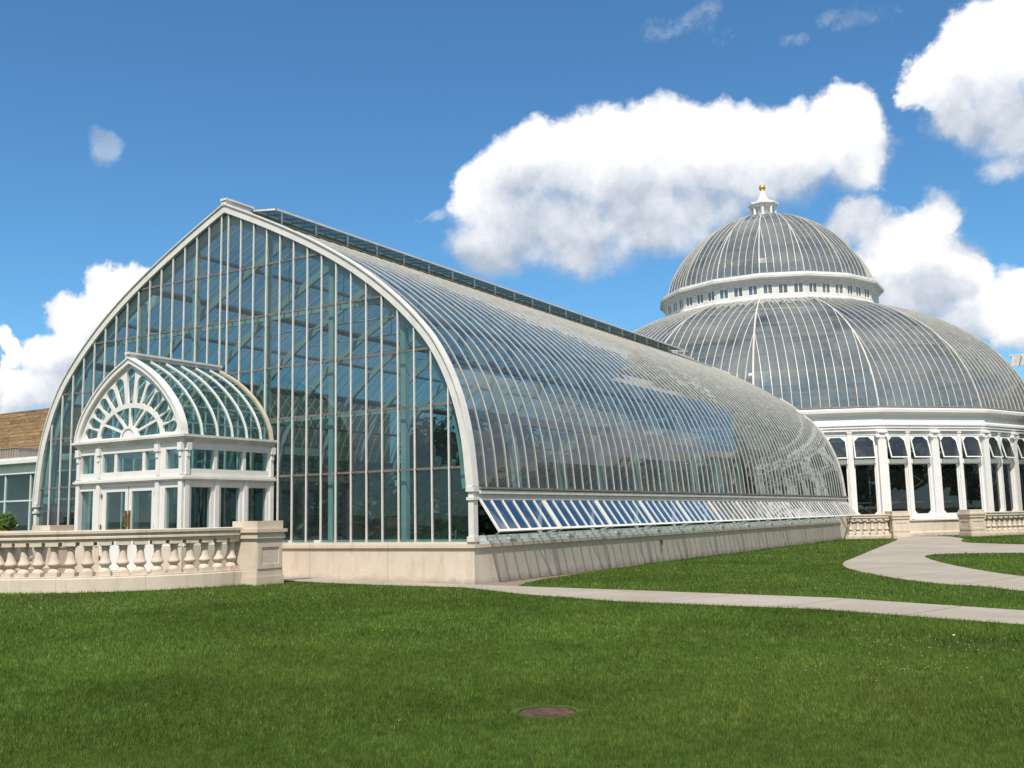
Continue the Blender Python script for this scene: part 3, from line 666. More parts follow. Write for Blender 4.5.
balustrade('balustrade', CB, RB, -PI-.04, .04, -.84, -.49, .25, .50, [-.0087-st*k for k in range(0,32)],
           'semicircular cream stone balustrade round the terrace of the entrance vestibule', 'stone balustrades', 90)
pier(-5.01,-4.21,-2.85,-2.02,-.85,.63,'square cream pier ending the terrace balustrade beside the glazed gable','stone piers', plain=True)
pier(-12.91,-12.11,-2.85,-2.02,-.85,.63,'cream pier at the far left end of the terrace balustrade, mostly hidden behind the rail','stone piers')
CR = (CX, DY); RR = 20.1; rd = math.radians
t = balustrade('balustrade', CR, RR, rd(-63.6), rd(-57.0), -.98, -.76, .07, .32, [rd(-63.0+1.1*k) for k in range(6)],
           'short curved cream balustrade between the greenhouse end and the footpath', 'stone balustrades', 14)
# its sloping end block against the plinth
a = rd(-63.65); off = wloc(t)
ex, ey = CX+RR*math.cos(a), DY+RR*math.sin(a)
mb = MB(); tx, ty = -math.sin(a), math.cos(a); nx_, ny_ = math.cos(a), math.sin(a)
prof = [(0,-1.4),(0,.32),(-.35,.29),(-.75,.12),(-1.15,-.2),(-1.5,-.30),(-1.5,-1.4)]
A_ = [(ex+tx*u, ey+ty*u, z) for u, z in prof]; B_ = [(x-nx_*.4, y-ny_*.4, z) for x, y, z in A_]; n = len(A_)
mb.add(A_+B_, [tuple(range(n)), tuple(range(2*n-1,n-1,-1))]+[(i,n+i,n+(i+1)%n,(i+1)%n) for i in range(n)])
mb.build('end_block', M['stone'], t)
balustrade('balustrade', CR, RR, rd(-41.8), rd(-14), -.98, -.76, .07, .32, [rd(-41.1+1.1*k) for k in range(25)],
           'curved cream balustrade right of the rotunda opening running out of view', 'stone balustrades', 40)
for ang, lb in ((-55.7,'cream pier left of the opening where the footpath meets the rotunda'),(-43.1,'cream pier right of the opening where the footpath meets the rotunda')):
    px, py = CX+(RR-.2)*math.cos(rd(ang)), DY+(RR-.2)*math.sin(rd(ang))
    pier(px-.45,px+.45,py-.45,py+.45,-.98,.46,lb,'stone piers',rd(ang))

# ------------------------------------------------------------------ rotunda with two-stage glass dome
ro = thing('domed_rotunda', (CX, DY, -.98), 'white round glass rotunda with a two stage dome and a gold ball finial', 'rotunda')
TH0 = 4.152; ST = PI/8
def vang(k): return TH0 + k*ST
def polyring(prof, close=True, smooth=False):
    return MB().lathe(prof, (CX,DY,0), 16, TH0, TH0+2*PI, smooth=False, close=close)
def facet(k):       # centre angle, radial and lateral unit vectors
    c = vang(k)+ST/2; return Vector((math.cos(c),math.sin(c),0)), Vector((-math.sin(c),math.cos(c),0))
CA, SA = math.cos(ST/2), math.sin(ST/2)
def fp(k, R, u, z, d=0): # point on facet k: vertex radius R, lateral u, height z, extra depth d outwards
    r, l = facet(k); return Vector((CX,DY,0)) + r*(R*CA+d) + l*u + Vector((0,0,z))
def fbox(mb, k, R, u0, u1, z0, z1, d0, d1):
    r, l = facet(k); o = Vector((CX,DY,z0)) + r*(R*CA+d0) + l*u0
    mb.obox(o, r*(d1-d0), l*(u1-u0), Vector((0,0,z1-z0)))
RW = 17.72; HWD = RW*SA
polyring([(RW-.4,-1.5),(RW+.22,-1.5),(RW+.22,-.75),(RW+.14,-.72),(RW+.14,-.12),(RW+.22,-.10),(RW+.22,-.03),(RW-.4,-.03)]).build('plinth', M['stone'], ro)
polyring([(RW-.35,4.97),(RW+.12,4.97),(RW+.12,5.12),(RW+.17,5.13),(RW+.17,5.26),(RW+.22,5.28),(RW+.22,5.40),(RW+.13,5.44),(RW+.13,5.84),(RW+.19,5.90),(RW+.30,5.96),(RW+.40,6.02),(RW+.42,6.18),(RW+.36,6.22),(RW+.2,6.27),(RW-.35,6.27)]).build('entablature', M['white_ro'], ro)
wins = []        # (u0,u1) of the four windows in a facet
for h in (-1, 1):
    cu_ = h*HWD/2
    wins += [(cu_-1.36, cu_-.17), (cu_+.17, cu_+1.36)]
wins = sorted(wins); SEEN = [0,1,2,3,4,5,6,15]
mb = MB()
for k in range(16):
    mb_ = mb
    fbox(mb,k,RW,-HWD,HWD,-.029,.22,-.2,.0); fbox(mb,k,RW,-HWD,HWD,3.14,3.38,-.2,0); fbox(mb,k,RW,-HWD,HWD,4.74,4.969,-.2,0)
    pr = -HWD
    for a, b_ in wins+[(HWD,HWD)]:
        for z0, z1 in ((.221,3.139),(3.381,4.739)): fbox(mb,k,RW,pr,a,z0,z1,-.2,0)
        pr = b_
mb.build('wall', M['white_ro'], ro)
def octo(k, u0, u1, z0, z1, c, R, d, low=True, up=True):
    cl, cu2 = (c if low else .0), (c if up else .0)
    q = [(u0+cl,z0),(u1-cl,z0),(u1,z0+cl),(u1,z1-cu2),(u1-cu2,z1),(u0+cu2,z1),(u0,z1-cu2),(u0,z0+cl)]
    return [fp(k,R,u,z,d) for u, z in q]
def rect8(k, u0, u1, z0, z1, c, R, d, low=True, up=True):
    q = [(u0+c,z0),(u1-c,z0),(u1,z0+c),(u1,z1-c),(u1-c,z1),(u0+c,z1),(u0,z1-c),(u0,z0+c)]
    # outer loop keeps the square corners by doubling the points up to them
    q = [(u0+.001,z0),(u1-.001,z0),(u1,z0+.001),(u1,z1-.001),(u1-.001,z1),(u0+.001,z1),(u0,z1-.001),(u0,z0+.001)]
    return [fp(k,R,u,z,d) for u, z in q]
for k in SEEN:
    r, l = facet(k)
    for wi, (u0, u1) in enumerate(wins):
        mb = MB(); mb.ring_plate(rect8(k,u0+.002,u1-.002,.222,3.138,.1,RW,-.12), octo(k,u0+.07,u1-.07,.29,3.08,.17,RW,-.12,True,False), r*.06)
        w = mb.build('window', M['white_ro'], ro)
        MB().poly(octo(k,u0+.06,u1-.06,.28,3.09,.17,RW,-.09,True,False)).build('window_pane', M['g_win'], w)
        # top-hung sash pushed open at its foot
        opened = not (k == 2 and wi < 2)
        th = rd(-15) if opened else 0
        piv = fp(k,RW,(u0+u1)/2,4.71,-.05); rot = Matrix.Translation(piv) @ Matrix.Rotation(th, 4, l) @ Matrix.Translation(-piv)
        mb = MB(); mb.ring_plate(rect8(k,u0+.02,u1-.02,3.40,4.70,.1,RW,-.07), octo(k,u0+.08,u1-.08,3.46,4.64,.25,RW,-.07,False,True), r*.05)
        mb.v = [tuple(rot @ Vector(v)) for v in mb.v]
        w = mb.build('casement', M['white_ro'], ro)
        mb = MB().poly([rot @ p for p in octo(k,u0+.07,u1-.07,3.45,4.65,.25,RW,-.045,False,True)]); mb.build('casement_pane', M['g_win'], w)
for k in range(16):
    if k in SEEN: continue
    for u0, u1 in wins:
        MB().poly([fp(k,RW,u0,.22,-.1),fp(k,RW,u1,.22,-.1),fp(k,RW,u1,4.74,-.1),fp(k,RW,u0,4.74,-.1)]).build('far_blackout_pane', M['g_far_blackout'], ro)  # unseen back panes, added nearly opaque to darken the interior
# columns with scrolled capitals at the folds and mid-facets, thin mullions between
for k in SEEN:
    r, l = facet(k)
    for u in (0.0,):
        mb = MB(); fbox(mb,k,RW,u-.24,u+.24,.0,4.58,.001,.14); fbox(mb,k,RW,u-.29,u+.29,-.029,.18,.002,.19)
        c = mb.build('column', M['white_ro'], ro)
        mb = MB(); fbox(mb,k,RW,u-.30,u+.30,4.86,4.965,.003,.26); fbox(mb,k,RW,u-.26,u+.26,4.581,4.859,.003,.17)
        for s in (1,-1): mb.tube([fp(k,RW,u+s*.27,4.70,.06), fp(k,RW,u+s*.27,4.70,.25)], .115, 12)
        mb.build('capital', M['white_ro'], c)
    for s in (1,-1):
        u = s*HWD/2
        mb = MB(); fbox(mb,k,RW,u-.11,u+.11,.0,4.86,.001,.07); fbox(mb,k,RW,u-.14,u+.14,4.861,4.965,.001,.10); mb.build('mullion', M['white_ro'], ro)
for k in [0,1,2,3,4,5,6,7]:
    a = vang(k); r = Vector((math.cos(a),math.sin(a),0)); l = Vector((-math.sin(a),math.cos(a),0)); B = Vector((CX,DY,0))
    def vbx(mb,u0,u1,z0,z1,d0,d1): mb.obox(B+r*(RW+d0)+l*u0+Vector((0,0,z0)), r*(d1-d0), l*(u1-u0), Vector((0,0,z1-z0)))
    mb = MB(); vbx(mb,-.24,.24,0,4.58,-.1,.14); vbx(mb,-.29,.29,-.028,.18,-.1,.19); c = mb.build('column', M['white_ro'], ro)
    mb = MB(); vbx(mb,-.30,.30,4.86,4.964,-.1,.26); vbx(mb,-.26,.26,4.581,4.859,-.1,.17)
    for s in (1,-1): mb.tube([B+r*(RW+.0)+l*s*.27+Vector((0,0,4.70)), B+r*(RW+.24)+l*s*.27+Vector((0,0,4.70))], .115, 12)
    mb.build('capital', M['white_ro'], c)

def bez(p0,p1,p2,p3,n):
    t = np.linspace(0,1,n)[:,None]; p0,p1,p2,p3 = map(np.array,(p0,p1,p2,p3))
    return (1-t)**3*p0+3*(1-t)**2*t*p1+3*(1-t)*t*t*p2+t**3*p3
LOW = bez((17.71,6.33),(17.71-.64,6.33+4.275),(7.9+4.84,14.76-1.25),(7.9,14.86),26)
UPP = bez((7.606,16.78),(7.606-.2,16.78+2.1),(1.0+3.06,22.70-.07),(.9,22.72),20)
def dome(prof, nb, sp, wbar, whip, mbar, nseen, glassname):
    P = np.array(prof); T = np.gradient(P, axis=0); Nn = np.stack([T[:,1],-T[:,0]],-1); Nn /= np.linalg.norm(Nn,axis=1)[:,None]
    rest = MB()
    for k in range(16):
        r, l = facet(k)
        # facet glass
        mb = MB()
        for i in range(len(P)-1):
            h0, h1 = P[i,0]*SA, P[i+1,0]*SA; us = sorted([-h0]+[s*sp*(j+.5 if nb % 2 == 0 else j) for j in range((nb+1)//2+1) for s in (1,-1)]+[h0])
            us = sorted(set(round(max(-h0,min(h0,u)),4) for u in us))
            for u0, u1 in zip(us[:-1], us[1:]):
                if u1-u0 < .02: continue
                w0, w1 = max(-h1,min(h1,u0)), max(-h1,min(h1,u1)); j = rng.normal(0,.004,4)
                pts = [fp(k,P[i,0],u0,P[i,1],j[0]),fp(k,P[i,0],u1,P[i,1],j[1]),fp(k,P[i+1,0],w1,P[i+1,1],j[2])]
                if w1-w0 > .005: pts.append(fp(k,P[i+1,0],w0,P[i+1,1],j[3]))
                mb.poly(pts)
        mb.build(glassname, M['g_dome'], ro)
        # bars run parallel up the facet and die into the hips
        us = [sp*(j+.5) for j in range(nb//2)] if nb % 2 == 0 else [sp*j for j in range(nb//2+1)]
        us = sorted(set(us+[-u for u in us]))
        for u in us:
            m = [i for i in range(len(P)) if P[i,0]*SA >= abs(u)+.02]
            if len(m) < 2: continue
            path = [fp(k,P[i,0],u,P[i,1]) for i in m]
            if m[-1] < len(P)-1 and abs(u) > .01:      # run on to the hip itself
                i = m[-1]; t = (P[i,0]*SA-abs(u))/max(1e-6,(P[i,0]-P[i+1,0])*SA); Q = P[i]*(1-t)+P[i+1]*t; path.append(fp(k,Q[0],u,Q[1])); m = m+[m[-1]]
            sides = [(l, r*Nn[i,0]+Vector((0,0,Nn[i,1]))) for i in m]
            if k in nseen: MB().sweep(path, sides, wbar, -.03, .045).build(mbar, M['rib_bright'], ro)
            else: rest.sweep(path, sides, wbar, -.03, .045)
        a = vang(k); rv = Vector((math.cos(a),math.sin(a),0)); lv = Vector((-math.sin(a),math.cos(a),0))
        MB().sweep([Vector((CX,DY,0))+rv*p[0]+Vector((0,0,p[1])) for p in P], [(lv, rv*n[0]+Vector((0,0,n[1]))) for n in Nn], whip*.8, -.08, .05).build('hip_rib' , M['rib_bright'], ro)
    return rest
r1 = dome(LOW, 12, .52, .042, .12, 'glazing_bar', [1,2,3,4,5], 'lower_glass')
r2 = dome(UPP, 5, .49, .038, .085, 'glazing_bar', [15,0,1,2,3,4,5,6], 'upper_glass')
r1.v, r1.f, r1.sm = r1.v, r1.f, r1.sm; r1.add(r2.v, r2.f); tag(r1.build('glazing_bars', M['rib_bright'], ro), kind='stuff')
# rings inside the domes
for P, idx, s in ((LOW,(2,5,8,11,14,17,20,23),.06),(UPP,(3,6,9,12,15),.05)):
    for i in idx:
        R, z = P[i]; h = .11 if (s > .05 and i in (5,11)) else s; polyring([(R-.32,z-h),(R-.16,z-h),(R-.16,z+h),(R-.32,z+h)]).build('dome_ring', M['white'], ro)
polyring([(17.2,6.31),(17.86,6.31),(17.86,6.40),(17.2,6.44)]).build('dome_gutter', M['lead'], ro)
# catwalk and diagonal bracing inside the lower dome
for k in (0,1,2,3,4,5,6):
    mb = MB(); i0, i1 = 1, 10; R0, z0 = LOW[i0]; R1, z1 = LOW[i1]
    mb.bar(fp(k,R0-.5,-R0*SA*.95,z0), fp(k,R1-.5,R1*SA*.95,z1), .06,.06); mb.bar(fp(k,R0-.5,R0*SA*.95,z0), fp(k,R1-.5,-R1*SA*.95,z1), .06,.06); mb.build('brace', M['interior'], ro)
    mb = MB(); mb.bar(fp(k,RW-1.2,-HWD*.9,.3), fp(k,RW-1.2,HWD*.9,4.0), .05,.05); mb.bar(fp(k,RW-1.25,HWD*.9,.3), fp(k,RW-1.25,-HWD*.9,4.0), .05,.05); mb.bar(fp(k,RW-1.2,-HWD*.9,.95), fp(k,RW-1.2,HWD*.9,.95), .05,.07); mb.build('brace', M['interior'], ro)
for k in range(0, 8):
    a = vang(k); R = RW-1.6; mb = MB()
    for e in (-.16,.16): mb.tube([(CX+R*math.cos(a+e/R),DY+R*math.sin(a+e/R),-.9),(CX+R*math.cos(a+e/R),DY+R*math.sin(a+e/R),6.2)], .05, 6)
    for j in range(12):
        e0, e1 = ((-.16,.16) if j % 2 else (.16,-.16)); mb.bar((CX+R*math.cos(a+e0/R),DY+R*math.sin(a+e0/R),-.8+j*.58),(CX+R*math.cos(a+e1/R),DY+R*math.sin(a+e1/R),-.8+(j+1)*.58),.03,.03)
    mb.build('lattice_post', M['interior'], ro)
polyring([(.1,-1.0),(RW-.3,-1.0),(RW-.3,-.86),(.1,-.86)], True).build('inside_floor', M['dark_int'], ro)
# drum
polyring([(7.55,14.80),(8.05,14.80),(8.05,14.92),(7.92,14.96),(7.85,15.10),(7.85,15.20),(7.55,15.20)]).build('drum_sill', M['frame'], ro)
polyring([(7.5,15.94),(7.85,15.94),(7.88,16.05),(7.98,16.08),(7.98,16.18),(8.08,16.24),(8.22,16.30),(8.24,16.46),(8.05,16.52),(8.05,16.66),(7.72,16.72),(7.5,16.72)]).build('drum_cornice', M['frame_bright'], ro)
RD = 7.80; HD = RD*SA; dw = [(-1.35,-.68),(-.335,.335),(.68,1.35)]; rest = MB()
for k in range(16):
    pr = -HD
    for a, b_ in dw+[(HD,HD)]:
        mb = MB() if k in (15,0,1,2,3,4,5,6) else rest
        fbox(mb,k,RD,pr,a,15.201,15.939,-.15,0)
        if mb is not rest: mb.build('drum_pilaster', M['white'], ro)
        pr = b_
tag(rest.build('drum_pilasters', M['white'], ro), kind='stuff')
for k in range(16):
    r, l = facet(k)
    for a, b_ in dw:
        mb = MB(); fbox(mb,k,RD,a,a+.05,15.202,15.938,-.08,.02); fbox(mb,k,RD,b_-.05,b_,15.202,15.938,-.08,.02); fbox(mb,k,RD,a+.051,b_-.051,15.202,15.26,-.08,.02); fbox(mb,k,RD,a+.051,b_-.051,15.88,15.938,-.08,.02); fbox(mb,k,RD,(a+b_)/2-.03,(a+b_)/2+.03,15.261,15.879,-.08,.01)
        w = mb.build('drum_window', M['white_ro'], ro)
        mb = MB().poly([fp(k,RD,a+.03,15.23,-.05),fp(k,RD,b_-.03,15.23,-.048),fp(k,RD,b_-.03,15.9,-.052),fp(k,RD,a+.03,15.9,-.05)]); mb.build('window_pane', M['g_dome'], w)
# lantern and finial
def octring(prof): return MB().lathe(prof, (CX,DY,0), 8, TH0, TH0+2*PI, smooth=False, close=True)
octring([(.6,22.60),(1.02,22.60),(1.02,22.86),(.93,22.90),(.6,22.90)]).build('lantern_base', M['white_ro'], ro)
mb = MB()
for k in range(8):
    a = TH0+k*PI/4; mb.tube([(CX+.86*math.cos(a),DY+.86*math.sin(a),22.89),(CX+.86*math.cos(a),DY+.86*math.sin(a),23.56)], .10, 8)
mb.lathe([(.58,22.89),(.58,23.56)], (CX,DY,0), 8, TH0, TH0+2*PI, smooth=False); mb.build('lantern_posts', M['white_ro'], ro)
octring([(.5,23.55),(1.00,23.55),(1.04,23.64),(1.15,23.72),(1.15,23.86),(1.04,23.90),(.5,23.94)]).build('lantern_cornice', M['white_ro'], ro)
MB().lathe([(.95,23.91),(.66,24.0),(.48,24.12),(.36,24.30),(.26,24.52),(.19,24.72),(.15,24.90),(.12,24.96)], (CX,DY,0), 8, TH0, TH0+2*PI, smooth=False).build('lantern_spire', M['white_ro'], ro)
MB().lathe([(.0,24.90)]+[(.25*math.sin(t), 25.16-.25*math.cos(t)) for t in np.linspace(.2,PI-.1,14)]+[(.02,25.42),(.012,25.62),(0,25.63)], (CX,DY,0), 20).build('finial_ball', M['gold'], ro)
# a short pipe out of the stone base
p = fp(3,RW+.16,-2.6,-.33); r, l = facet(3)
MB().tube([p, p+r*.12], .08, 12).build('drain_pipe', M['lead'], ro)

# ------------------------------------------------------------------ the wing on the far side (only its edge shows)
wg = thing('side_wing', (14, DY, -.98), 'second glass vaulted wing just showing at the right edge behind the dome', 'greenhouse wing')
WX0, WX1 = 9.0, 34
def wp(x, off=0): return [(x, DY+p[0]+n[0]*off, p[1]+n[1]*off) for p, n in zip(ARCH, AN)]
ws = [((1,0,0),(0,n[0],n[1])) for n in AN]
MB().sweep(wp(WX0), ws, .12, -.2, .05).build('end_arch', M['rib'], wg)
wr_me = MB().sweep([(0,p[0],p[1]) for p in ARCH], ws, .042, -.07, .03).mesh('roof_rib', M['rib'])
for i in range(1, 48): place('roof_rib', wr_me, wg, (WX0-14+i*SP, 0, .98))
for i in range(8):
    mb = MB(); x0, x1 = WX0+.1+i*3.1, WX0+.1+(i+1)*3.1-.02
    for a_, b_, na, nb_ in zip(ARCH[:-1], ARCH[1:], AN[:-1], AN[1:]):
        mb.poly([(x0,DY+a_[0],a_[1]),(x1,DY+a_[0],a_[1]),(x1,DY+b_[0],b_[1]),(x0,DY+b_[0],b_[1])])
    mb.build('roof_pane', M['g_vault'], wg)
mb = MB(); mb.poly([(WX0+.12,DY+p[0]*.985,p[1]-.05) for p in ARCH]+[(WX0+.12,DY-8.43,-.9),(WX0+.12,DY+8.43,-.9)]); mb.build('end_wall', M['inner_wall'], wg)
mb = MB(); mb.box(WX0,WX1,DY-8.6,DY-8.3,-1.5,-.02); mb.box(WX0,WX1,DY+8.3,DY+8.6,-1.5,-.02); mb.build('plinth', M['stone'], wg)
mb = MB(); mb.box(WX0,WX1,DY-8.66,DY-8.42,1.06,1.34); mb.box(WX0,WX1,DY+8.42,DY+8.66,1.06,1.34); mb.build('eave_beam', M['frame'], wg)
mb = MB(); mb.box(WX0,WX1,DY-8.52,DY-8.50,-.02,1.06); mb.build('side_glass', M['g_win'], wg)
mb = MB(); mb.box(7.5,WX1,DY-.05,DY+.05,9.8,10.45); 
for i in range(20): mb.box(7.5+i*.6,7.55+i*.6,DY-1.0,DY-.06,10.36,10.42)
mb.box(7.5,WX1,DY-1.06,DY-1.0,10.34,10.44); mb.build('ridge_vent', M['frame'], wg)

# ------------------------------------------------------------------ neighbours at the left edge
sb = thing('stone_building', (-42, 18, -.98), 'flat topped building clad in tan stacked stone beyond the greenhouse', 'building')
MB().box(-75,-23,15,26,-1.5,7.25).build('wall', M['stackstone'], sb)
MB().box(-75,-23,15.02,26,7.251,7.30).build('parapet', M['stackstone'], sb)
an = thing('glass_annex', (-33, 10, -.98), 'low glass annex with a white fascia left of the greenhouse', 'annex')
MB().box(-60,-17.4,8.0,8.3,-1.5,.1).build('plinth', M['stone'], an)
MB().box(-60,-17.4,7.8,14.8,3.45,3.78).build('roof', M['white'], an); MB().box(-60,-17.4,7.70,7.79,3.50,3.66).build('gutter', M['white_clean'], an)
MB().box(-60,-17.4,7.95,8.2,3.02,3.449).build('fascia', M['white_clean'], an)
for i in range(22): MB().box(-59+i*1.95-.04,-59+i*1.95+.04,8.0,8.12,.1,3.019).build('mullion', M['interior'], an)
MB().box(-60,-17.4,8.02,8.1,1.75,1.82).build('transom', M['interior'], an)
for i in range(21): MB().poly([(-59+i*1.95,8.06,.1),(-59+(i+1)*1.95,8.063,.1),(-59+(i+1)*1.95,8.06,3.02),(-59+i*1.95,8.057,3.02)]).build('pane', M['g_front'], an)
MB().box(-60,-17.6,9.6,9.8,-.9,3.4).build('back_wall', M['inner_wall'], an)
MB().box(-60,-17.6,8.4,14,-1.0,-.85).build('inside_floor', M['floor'], an)
bk = thing('roof_cabinet', (-34.1, 9.3, 3.78), 'grey ribbed cabinet standing on the annex roof', 'cabinet')
MB().box(-36.3,-32.05,8.8,9.9,3.78,4.36).build('casing', M['grey_block'], bk)
mb = MB()
for i in range(21): mb.box(-36.25+i*.2,-36.17+i*.2,8.76,8.799,3.82,4.32)
mb.build('ribs', M['grey_block'], bk); MB().box(-36.35,-32.0,8.74,9.95,4.361,4.40).build('lid', M['grey_block'], bk)

# ------------------------------------------------------------------ plants
def leaves(blobs, n, size, mat_name, name, parent=None, aspect=.5, shell=.5):
    """leaf faces spread through ellipsoids (cx,cy,cz,rx,ry,rz)"""
    B = np.array(blobs, float); vol = (B[:,3]*B[:,4]*B[:,5]); pick = rng.choice(len(B), n, p=vol/vol.sum())
    d = rng.normal(size=(n,3)); d /= np.linalg.norm(d,axis=1)[:,None]; rad = rng.uniform(0,1,n)**(1/3)
    rad = shell*np.maximum(rad,.75) + (1-shell)*rad
    P = B[pick,:3] + d*rad[:,None]*B[pick,3:6]
    nrm = d + rng.normal(size=(n,3))*.6 + [0,0,.3]; nrm /= np.linalg.norm(nrm,axis=1)[:,None]
    a = np.cross(nrm, rng.normal(size=(n,3))); a /= np.linalg.norm(a,axis=1)[:,None]; b_ = np.cross(nrm,a)
    s = size*rng.uniform(.6,1.3,n)[:,None]
    V = np.stack([P-a*s, P-b_*s*aspect, P+a*s+nrm*s*-.2, P+b_*s*aspect],1).reshape(-1,3)
    off = np.array(wloc(parent)) if parent else np.zeros(3)
    me = bpy.data.meshes.new(name); me.from_pydata((V-off).tolist(), [], [(4*i,4*i+1,4*i+2,4*i+3) for i in range(n)]); me.materials.append(M[mat_name])
    o = bpy.data.objects.new(name, me); col.objects.link(o); o.parent = parent; return o
# shrub left of the vestibule
sh = thing('flowering_shrub', (-16.6,-1.6,-.9), 'yellow flowering green shrub behind the balustrade at the left edge', 'shrub')
bl = [(-16.6+random.uniform(-.9,.5),-1.6+random.uniform(-.5,.5),random.uniform(-.3,.75),.4,.4,.34) for _ in range(14)]
leaves(bl, 2600, .085, 'leaf_bright', 'foliage', sh); MB().tube([(-16.6,-1.6,-.95),(-16.55,-1.6,-.3),(-16.5,-1.55,.5)],[.05,.04,.02],6).build('stem', M['bark'], sh)
leaves([(b_[0]+.1,b_[1]-.3,b_[2]+.25,.25,.2,.2) for b_ in bl[:9]], 130, .08, 'petal', 'blossoms', sh, .8)
# planting inside the long greenhouse
bl = []
for x in np.arange(-7.4, -.8, .9): bl.append((x, random.uniform(1.6,2.6), random.uniform(.0,1.0), .8, .7, random.uniform(1.0,1.7)))
for x in (-1.4,-2.3,-3.4): bl.append((x, random.uniform(3,5), 2.2, .9, .9, 1.3))
for y in np.arange(2, 35, 1.4):
    for sgn in (1,-1):
        bl.append((CX+sgn*random.uniform(5.6,7.4), y, random.uniform(-.2,.8), random.uniform(.7,1.1), random.uniform(.8,1.2), random.uniform(.7,1.5)))
for y in np.arange(3, 34, 2.6): bl.append((CX+random.uniform(-3,3), y, -.3, 1.2, 1.0, .7))
for y in np.arange(4, 34, 3.0):
    for sgn in (1,-1): bl.append((CX+sgn*random.uniform(4.5,6.6), y, random.uniform(1.6,2.8), random.uniform(.7,1.3), random.uniform(.8,1.3), random.uniform(.8,1.4)))
tag(leaves(bl, 60000, .17, 'leaf_dark', 'indoor_planting'), 'dense dark green planting seen through the lower greenhouse panes', 'plants', kind='stuff')
bl = []
for _ in range(120):
    a, R = random.uniform(0,2*PI), random.uniform(5,14.2)
    bl.append((CX+R*math.cos(a), DY+R*math.sin(a), random.uniform(0,3.6), random.uniform(.8,1.6), random.uniform(.8,1.6), random.uniform(.9,2.0)))
tag(leaves(bl, 34000, .24, 'leaf_dark', 'rotunda_planting'), 'dark tropical foliage seen through the rotunda windows', 'plants', kind='stuff')
# woods round the park: their dark reflection shows in the panes
bl = []
def wood(x, y, h):
    for _ in range(9):
        t = random.uniform(.25,1); w = (1-abs(t-.55))*h*.33
        bl.append((x+random.uniform(-1,1)*w, y+random.uniform(-1,1)*w, t*h-1, w*.6, w*.6, h*.13))
for _ in range(26): wood(random.uniform(52,85), random.uniform(-45,60), random.uniform(13,20))
for _ in range(30): wood(random.uniform(-60,70), random.uniform(-95,-60), random.uniform(11,18))
tag(leaves(bl, 90000, .85, 'leaf_dark', 'woodland', None, .8), 'belt of park trees mirrored dark in the glass', 'trees', kind='stuff')

# ------------------------------------------------------------------ lawn
CAM = np.array([13.293, -20.046, .6224])
def inpoly(px, py, poly):
    c = np.zeros(len(px), bool); P = poly
    for (x0,y0),(x1,y1) in zip(P, P[1:]+P[:1]):
        if y0 == y1: continue
        m = ((y0 > py) != (y1 > py)); c ^= m & (px < (x1-x0)*(py-y0)/(y1-y0)+x0)
    return c
def blades(n, r0, r1, h, w):
    yaw = .545; half = .84
    r = np.sqrt(rng.uniform(r0*r0, r1*r1, n)); a = yaw + rng.uniform(-half, half, n)
    x = CAM[0]-np.sin(a)*r; y = CAM[1]+np.cos(a)*r
    ok = ~inpoly(x,y,SIDEWALK) & ~inpoly(x,y,walk) & ~inpoly(x,y,gravel)
    ok &= ~((x > CX-W2-.1) & (x < CX+W2+.05) & (y > -.1) & (y < 37.5)) & ~(((x-CX)**2+(y-DY)**2) < 17.3**2)
    ok &= ~((((x-CB[0])**2+(y-CB[1])**2) < (RB+.02)**2) & (y < -2.4)) & ~((x > -13.0) & (x < -4.17) & (y > -2.9))
    ok &= ~((x < -3.5) & (y > -1.4))
    ok &= ~(((x-9.08)**2+(y+12.64)**2 < .315**2))
    x, y = x[ok], y[ok]; return x, y, h, w
parts = [blades(460000,3.2,8,.040,.0037), blades(460000,8,13,.046,.006), blades(320000,13,20,.055,.010), blades(260000,20,34,.055,.018), blades(220000,34,75,.06,.04)]
X = np.concatenate([p[0] for p in parts]); Y = np.concatenate([p[1] for p in parts])
H = np.concatenate([np.full(len(p[0]), p[2]) for p in parts]); Wd = np.concatenate([np.full(len(p[0]), p[3]) for p in parts])
n = len(X); H = H*rng.uniform(.55,1.25,n); Wd = Wd*rng.uniform(.7,1.3,n); Z = gz(X,Y)-.004
az = rng.uniform(0,2*PI,n); lean = rng.uniform(.05,.75,n)*H; la = rng.uniform(0,2*PI,n)
B = np.stack([X,Y,Z],-1); D = np.stack([np.cos(az)*Wd/2,np.sin(az)*Wd/2,np.zeros(n)],-1)
T = B + np.stack([np.cos(la)*lean,np.sin(la)*lean,H],-1)
V = np.stack([B-D, B+D, T], 1).reshape(-1,3).astype(np.float32)
me = bpy.data.meshes.new('lawn_grass'); me.vertices.add(3*n); me.vertices.foreach_set('co', V.ravel())
me.loops.add(3*n); me.loops.foreach_set('vertex_index', np.arange(3*n, dtype=np.int32))
me.polygons.add(n); me.polygons.foreach_set('loop_start', np.arange(0,3*n,3,dtype=np.int32))
try: me.polygons.foreach_set('loop_total', np.full(n,3,dtype=np.int32))
except Exception: pass
at = me.attributes.new('tone','FLOAT','FACE'); tone = np.clip(rng.beta(2.2,2.6,n)*.92,0,1); tone[rng.uniform(0,1,n) < .035] = 1.0
at.data.foreach_set('value', tone.astype(np.float32)); me.materials.append(M['grass']); me.update(); me.validate()
o = bpy.data.objects.new('lawn_grass', me); col.objects.link(o); tag(o, 'short mown green grass of the lawn', 'grass', kind='stuff')
